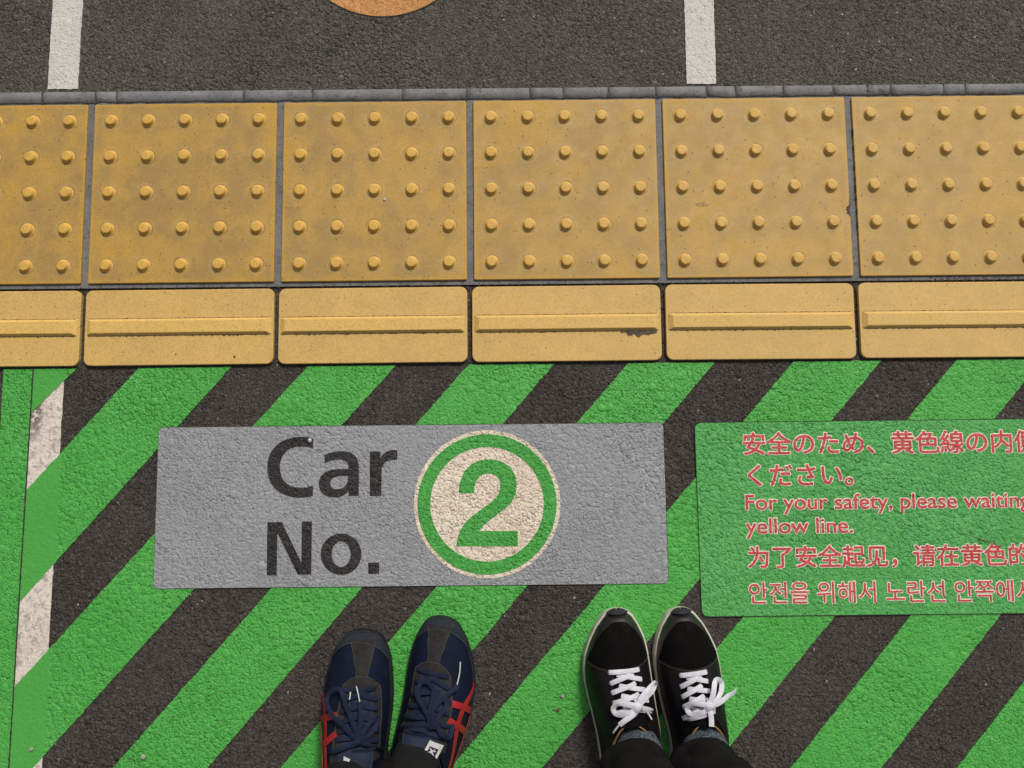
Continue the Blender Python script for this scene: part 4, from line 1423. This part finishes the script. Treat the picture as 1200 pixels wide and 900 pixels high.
def build_person(label, shoes, sock_mat, hem_z, hem_r, height):
    """shoes: list of (shoe object, Shoe); legs rise from them into trousers"""
    person = shoes[0][0].parent
    ank = []
    for root, s in shoes:
        ank.append(shoe_to_person(root, (0.0, 0.265 * s.L, 0.0)))
    mid = (ank[0] + ank[1]) / 2
    hip_z = 0.52 * height
    # body: one continuous skinned figure
    V, E, RAD = [], [], []
    def add(p, r, par=None):
        V.append(tuple(p)); RAD.append(r)
        if par is not None: E.append((par, len(V) - 1))
        return len(V) - 1
    by = mid.y - 0.02
    pel = add((mid.x, by, hip_z), (0.13, 0.10))
    for (root, s), a in zip(shoes, ank):
        sx = 1 if a.x > mid.x else -1
        hip = add((mid.x + sx * 0.085, by, hip_z - 0.05), (0.085, 0.085), pel)
        kn = add(((mid.x + sx * 0.085) * .5 + a.x * .5, by * .5 + a.y * .5 - 0.004, 0.285 * height), (0.045, 0.045), hip)
        ca = add((a.x, a.y - 0.014, 0.17 * height), (0.030, 0.030), kn)
        an = add((a.x, a.y, 0.10), (0.027, 0.030), ca)
        heel = add((a.x, a.y, 0.055), (0.030, 0.032), an)
        b1 = shoe_to_person(root, (float(s.dims(.55)[2]), 0.55 * s.L, 0.036))
        b2 = shoe_to_person(root, (float(s.dims(.8)[2]), 0.80 * s.L, 0.024))
        i = add(b1, (0.026, 0.016), heel)
        add(b2, (0.024, 0.010), i)
    st = add((mid.x, by - 0.005, 0.64 * height), (0.125, 0.09), pel)
    ch = add((mid.x, by, 0.755 * height), (0.15, 0.10), st)
    nk = add((mid.x, by + 0.005, 0.835 * height), (0.058, 0.056), ch)
    hd0 = add((mid.x, by + 0.03, 0.885 * height), (0.062, 0.072), nk)
    hd1 = add((mid.x, by + 0.035, 0.935 * height), (0.076, 0.092), hd0)
    add((mid.x, by + 0.03, 0.975 * height), (0.060, 0.070), hd1)
    add((mid.x, by + 0.135, 0.915 * height), (0.011, 0.012), hd1)
    for sx in (-1, 1):
        sh = add((mid.x + sx * 0.175, by, 0.805 * height), (0.056, 0.056), ch)
        el = add((mid.x + sx * 0.225, by - 0.03, 0.62 * height), (0.041, 0.041), sh)
        wr = add((mid.x + sx * 0.235, by + 0.01, 0.475 * height), (0.027, 0.030), el)
        hn = add((mid.x + sx * 0.235, by + 0.02, 0.435 * height), (0.020, 0.038), wr)
        for q in range(4):
            f1 = add((mid.x + sx * 0.234, by + 0.050 - q * 0.021, 0.395 * height + 0.004 * abs(q - 1)), (0.0085, 0.0085), hn)
            add((mid.x + sx * 0.226, by + 0.052 - q * 0.021, 0.372 * height + 0.006 * abs(q - 1)), (0.0075, 0.0075), f1)
        t1 = add((mid.x + sx * 0.225, by + 0.062, 0.425 * height), (0.010, 0.010), wr)
        add((mid.x + sx * 0.220, by + 0.072, 0.402 * height), (0.0085, 0.0085), t1)
    me = bpy.data.meshes.new('body')
    me.from_pydata(V, E, [])
    me.materials.append(M['skin'])
    body = link(bpy.data.objects.new('body', me), person)
    md = body.modifiers.new('skin', 'SKIN')
    lay = me.skin_vertices[0].data if me.skin_vertices else None
    if lay is None:
        bmx = bmesh.new(); bmx.from_mesh(me)
        bmx.verts.layers.skin.verify()
        bmx.to_mesh(me); bmx.free()
        lay = me.skin_vertices[0].data
    for i, r in enumerate(RAD):
        lay[i].radius = r
        lay[i].use_root = (i == 0)
    md.use_smooth_shade = True
    ss = body.modifiers.new('smooth', 'SUBSURF'); ss.levels = 1; ss.render_levels = 2
    # socks
    for (root, s), a in zip(shoes, ank):
        def w(y, z, x=0.0):
            return shoe_to_person(root, (x, y * s.L, z))
        rings = []
        for y, z, rx, ry, tilt in ((.255, .045, .030, .062, -.35), (.262, .062, .0325, .060, -.38), (.270, .080, .036, .060, -.42), (.276, .098, .0375, .057, -.40), (.268, .115, .037, .046, -.25), (.262, .135, .038, .045, -.1), (.255, .165, .041, .046, 0), (.25, .20, .043, .047, 0)):
            p = w(y, z)
            rings.append((p.x, p.y, p.z, rx, ry, tilt))
        v, f = loft(rings, 36, True, True)
        mesh_obj('sock', v, f, sock_mat, person, smooth=True)
    # trousers: two legs and the seat, one garment
    parts = []
    for (root, s), a in zip(shoes, ank):
        sx = 1 if a.x > mid.x else -1
        back = hem_r[4] if sx < 0 else 0.0
        hx, hy = mid.x + sx * 0.088, by
        kx, ky = (hx + a.x) / 2, (hy + a.y) / 2 - 0.004
        prof = []
        N_ = 110
        hz = hem_z + (0.055 if back else 0.0)
        for i in range(N_ + 1):
            f = i / N_
            z = hz + (hip_z - 0.02 - hz) * f
            zk = 0.285 * height
            if z < zk:
                g = (z - hz) / (zk - hz)
                x = (a.x + hem_r[3]) * (1 - g) + kx * g; y = (a.y + hem_r[2] - back) * (1 - g) + ky * g - 0.012 * math.sin(math.pi * g)
                r = hem_r[0] * (1 - g) + 0.073 * g; r2 = hem_r[1] * (1 - g) + 0.077 * g
            else:
                g = (z - zk) / (hip_z - 0.02 - zk)
                x = kx * (1 - g) + hx * g; y = ky * (1 - g) + hy * g
                r = 0.073 * (1 - g) + 0.098 * g; r2 = 0.077 * (1 - g) + 0.105 * g
            prof.append((x, y, z, r, r2, -0.22 * max(0, 1 - f * 9), 0.034 + 0.030 * max(0, 1 - f * 5)))
        h0 = prof[0]
        inner_ring = [(h0[0], h0[1], h0[2] + 0.05, h0[3] - .006, h0[4] - .006, 0, .02), (h0[0], h0[1], h0[2] + 0.002, h0[3] - .003, h0[4] - .003, h0[5], .04),
                      (h0[0], h0[1], h0[2] - 0.001, h0[3] - .001, h0[4] - .001, h0[5], .042)]
        parts.append(loft(inner_ring + prof, 40))
    parts.append(loft([(mid.x, by, hip_z - .10, .12, .10), (mid.x, by, hip_z - .05, .175, .118), (mid.x, by, hip_z + .02, .178, .122), (mid.x, by, hip_z + .09, .16, .112), (mid.x, by, hip_z + .13, .155, .11)], 40, True, True))
    v, f = join(parts)
    mesh_obj('trousers', v, f, M['trouser'], person, smooth=True)
    # jacket and hair, above the picture
    zb = hip_z + 0.04
    parts = [loft([(mid.x, by, zb, .170, .128, 0, .01), (mid.x, by, zb + .12, .160, .120, 0, .012), (mid.x, by, 0.72 * height, .180, .130, 0, .01), (mid.x, by, 0.785 * height, .190, .118), (mid.x, by, 0.82 * height, .140, .092), (mid.x, by + .004, 0.842 * height, .070, .068)], 40)]
    for sx in (-1, 1):
        q = [(mid.x + sx * .165, by, .808 * height), (mid.x + sx * .205, by - .012, .72 * height), (mid.x + sx * .227, by - .030, .62 * height), (mid.x + sx * .236, by - .010, .53 * height), (mid.x + sx * .237, by + .008, .482 * height)]
        pts = catmull(q, 8)
        wd = list(np.interp(np.linspace(0, 1, len(pts)), [0, .5, 1], [.125, .104, .080]))
        parts.append(sweep([Vector(p) for p in pts], wd, wd, [Vector((0, 1, 0))] * len(pts), n=20))
    v, f = join(parts)
    mesh_obj('jacket', v, f, M['jacket'], person, smooth=True)
    v, f = loft([(mid.x, by + .012, .895 * height, .082, .082, -.35), (mid.x, by + .016, .93 * height, .094, .100, -.30), (mid.x, by + .020, .965 * height, .086, .096, -.1), (mid.x, by + .024, .992 * height, .056, .066), (mid.x, by + .026, 1.0 * height, .020, .024)], 32, False, True)
    mesh_obj('hair', v, f, M['hair'], person, smooth=True)
    return person

# person on the left
pa = empty('person', (-0.145, -1.02, 0))
tag(pa, 'person in navy sneakers with crossed red side stripes and dark trousers', 'person')
o = Vector((0.145, 1.02))
bowL = dict(knot=(.513, .597), label_x=-.0195, label_a=-14, cu=[.40, .48, .74, .80, .96], cv=[.60, .60, .588, .562, .566],
    rowl=[(.737, .435), (.690, .435), (.638, .430), (.592, .430), (.553, .427), (.520, .420)],
    rowr=[(.745, .700), (.690, .728), (.645, .739), (.592, .763), (.545, .780), (.495, .795)],
    stripes=[([(.668, .05), (.650, .13), (.625, .193), (.559, .235), (.461, .252), (.375, .280), (.25, .30)], .0108),
             ([(.555, .05), (.575, .17), (.599, .269), (.622, .385)], .0095),
             ([(.545, .400), (.494, .286), (.455, .18), (.43, .07)], .0098),
             ([(.56, .055), (.50, .105), (.44, .145), (.38, .20), (.28, .25)], .0070)],
    bands=[[(.513, .597, .010), (.553, .521, .013), (.612, .395, .012), (.658, .311, .010), (.691, .294, .009), (.724, .336, .010), (.730, .420, .012), (.665, .479, .014), (.572, .555, .014), (.513, .60, .012)],
           [(.513, .597, .012), (.560, .59, .014), (.619, .588, .014), (.684, .571, .012)],
           [(.513, .597, .012), (.572, .639, .013), (.605, .689, .012), (.612, .723, .009), (.592, .731, .008), (.546, .697, .009), (.513, .61, .011)],
           [(.513, .597, .010), (.494, .504, .011), (.467, .403, .008), (.46, .36, .003)], [(.513, .597, .010), (.485, .70, .010), (.455, .80, .008), (.434, .84, .003)]],
    tips=[[(.68, .571, .012), (.72, .55, .012), (.757, .529, .010)], [(.692, .496, .0125), (.71, .497, .0125), (.726, .496, .012)]])
bowR = dict(knot=(.520, .520), label_x=.0175, label_a=-22, cu=[.40, .47, .60, .76, .81, .96], cv=[.435, .435, .44, .425, .447, .462],
    rowl=[(.757, .300), (.695, .294), (.630, .262), (.575, .245), (.520, .222), (.470, .205)],
    rowr=[(.745, .570), (.691, .600), (.632, .611), (.579, .622), (.526, .639), (.475, .655)],
    stripes=[([(.685, .97), (.640, .87), (.592, .782), (.50, .765), (.355, .815), (.24, .85)], .0105),
             ([(.628, .625), (.605, .765), (.575, .88), (.548, .97)], .0095),
             ([(.550, .640), (.513, .765), (.475, .87), (.437, .96)], .0098),
             ([(.53, .965), (.45, .945), (.382, .935), (.25, .93)], .0065)],
    bands=[[(.520, .520, .011), (.566, .454, .013), (.638, .361, .013), (.691, .370, .012), (.704, .420, .012), (.678, .471, .013), (.645, .479, .013), (.579, .475, .013), (.520, .515, .012)],
           [(.520, .520, .013), (.560, .49, .014), (.600, .498, .015), (.632, .513, .014), (.645, .555, .012), (.612, .580, .011), (.566, .546, .011), (.525, .530, .011)],
           [(.526, .538, .012), (.494, .588, .012), (.478, .655, .009), (.507, .676, .007), (.535, .67, .006)],
           [(.52, .50, .011), (.559, .475, .012), (.62, .52, .012), (.671, .588, .012), (.691, .639, .010), (.71, .652, .009)],
           [(.520, .510, .010), (.507, .387, .010), (.478, .285, .008), (.450, .21, .004)]],
    tips=[[(.705, .650, .009), (.76, .675, .008), (.816, .697, .007)]])
OUT_A = ([0.412, 0.475, 0.538, 0.602, 0.665, 0.728, 0.792, 0.855, 0.918, 0.960, 0.982],
         [-54.9, -57.6, -59.5, -60.5, -60.0, -58.3, -55.5, -51.0, -44.0, -35.0, -27.0], [41.4, 42.9, 44.5, 46.0, 46.1, 45.1, 43.3, 40.5, 35.0, 27.5, 20.0])
OUT_B = ([0.287, 0.364, 0.442, 0.519, 0.597, 0.674, 0.752, 0.829, 0.906, 0.955, 0.984],
         [-46.0, -44.8, -42.9, -41.0, -40.4, -40.9, -41.1, -39.4, -34.3, -28.0, -21.0], [52.5, 57.3, 61.5, 65.0, 66.5, 65.5, 61.0, 53.1, 42.9, 32.0, 22.0])
SA = [navy_shoe(pa, (-0.196 + o.x, -0.8135 + o.y), 2.5, OUT_A, bowL), navy_shoe(pa, (-0.0795 + o.x, -0.795 + o.y), 9.0, OUT_B, bowR)]
build_person('', SA, M['sock_black'], 0.092, (0.050, 0.046, -0.008, -0.008, 0.014), 1.72)

# person on the right
pb = empty('person', (0.255, -1.02, 0))
tag(pb, 'person in black sneakers with white laces, grey socks and black trousers', 'person')
o = Vector((-0.255, 1.02))
bowBL = dict(knot=(.566, .563), cu=[.48, .73], cv=[.545, .540],
    rowl=[(.730, .403), (.680, .403), (.638, .401), (.592, .393), (.546, .372)],
    rowr=[(.730, .668), (.682, .682), (.630, .705), (.579, .722), (.528, .735)],
    bands=[[(.566, .563, .012), (.605, .605, .017), (.638, .681, .018), (.651, .760, .015), (.632, .800, .010), (.612, .748, .009), (.592, .639, .011), (.566, .57, .012)],
           [(.566, .563, .013), (.579, .504, .016), (.590, .440, .015), (.570, .395, .011), (.546, .405, .009), (.540, .480, .011), (.556, .545, .012)],
           [(.566, .563, .011), (.535, .52, .012), (.515, .455, .012), (.500, .412, .011)],
           [(.566, .563, .010), (.552, .63, .010), (.535, .70, .008), (.526, .745, .003)]],
    tips=[[(.502, .412, .0105), (.480, .375, .010), (.461, .345, .009)], [(.535, .650, .009), (.515, .668, .009), (.498, .681, .009)]])
bowBR = dict(knot=(.566, .538), clear=True, cu=[.48, .73], cv=[.455, .490],
    rowl=[(.711, .370), (.658, .353), (.612, .345), (.566, .334), (.513, .300)],
    rowr=[(.717, .602), (.675, .595), (.630, .600), (.585, .605), (.540, .608)],
    bands=[[(.566, .538, .012), (.612, .575, .018), (.665, .608, .018), (.675, .650, .015), (.651, .700, .012), (.612, .672, .011), (.579, .597, .012), (.566, .545, .012)],
           [(.566, .538, .013), (.574, .500, .016), (.583, .435, .015), (.562, .380, .011), (.538, .403, .009), (.540, .479, .011), (.556, .53, .012)],
           [(.566, .538, .013), (.572, .613, .015), (.590, .714, .016), (.588, .815, .018), (.586, .86, .019)],
           [(.566, .538, .012), (.540, .537, .013), (.515, .538, .012), (.484, .529, .010)],
           [(.513, .300, .002), (.518, .37, .006), (.528, .46, .008), (.540, .57, .007), (.544, .62, .003)]],
    tips=[[(.587, .855, .019), (.590, .885, .020), (.593, .90, .021)]])
OUT_C = ([0.372, 0.441, 0.51, 0.579, 0.648, 0.717, 0.786, 0.855, 0.924, 0.965, 0.988],
         [-51.5, -54.4, -57.4, -61.0, -63.6, -63.4, -60.5, -52.5, -41.0, -31.0, -22.0], [44.2, 42.8, 41.3, 40.0, 38.8, 37.7, 36.5, 33.2, 25.9, 19.5, 13.0])
OUT_D = ([0.364, 0.434, 0.504, 0.573, 0.643, 0.713, 0.782, 0.852, 0.922, 0.965, 0.988],
         [-37.7, -40.9, -44.0, -46.7, -48.7, -49.3, -48.2, -43.4, -35.0, -26.5, -19.0], [48.6, 48.9, 49.2, 49.8, 49.7, 49.0, 46.6, 39.9, 30.6, 22.0, 14.5])
SB = [black_shoe(pb, (0.1915 + o.x, -0.7855 + o.y), -4.0, OUT_C, bowBL), black_shoe(pb, (0.2850 + o.x, -0.7855 + o.y), -4.5, OUT_D, bowBR)]
build_person('', SB, M['sock_grey'], 0.120, (0.055, 0.060, -0.006, -0.007, 0.0), 1.68)
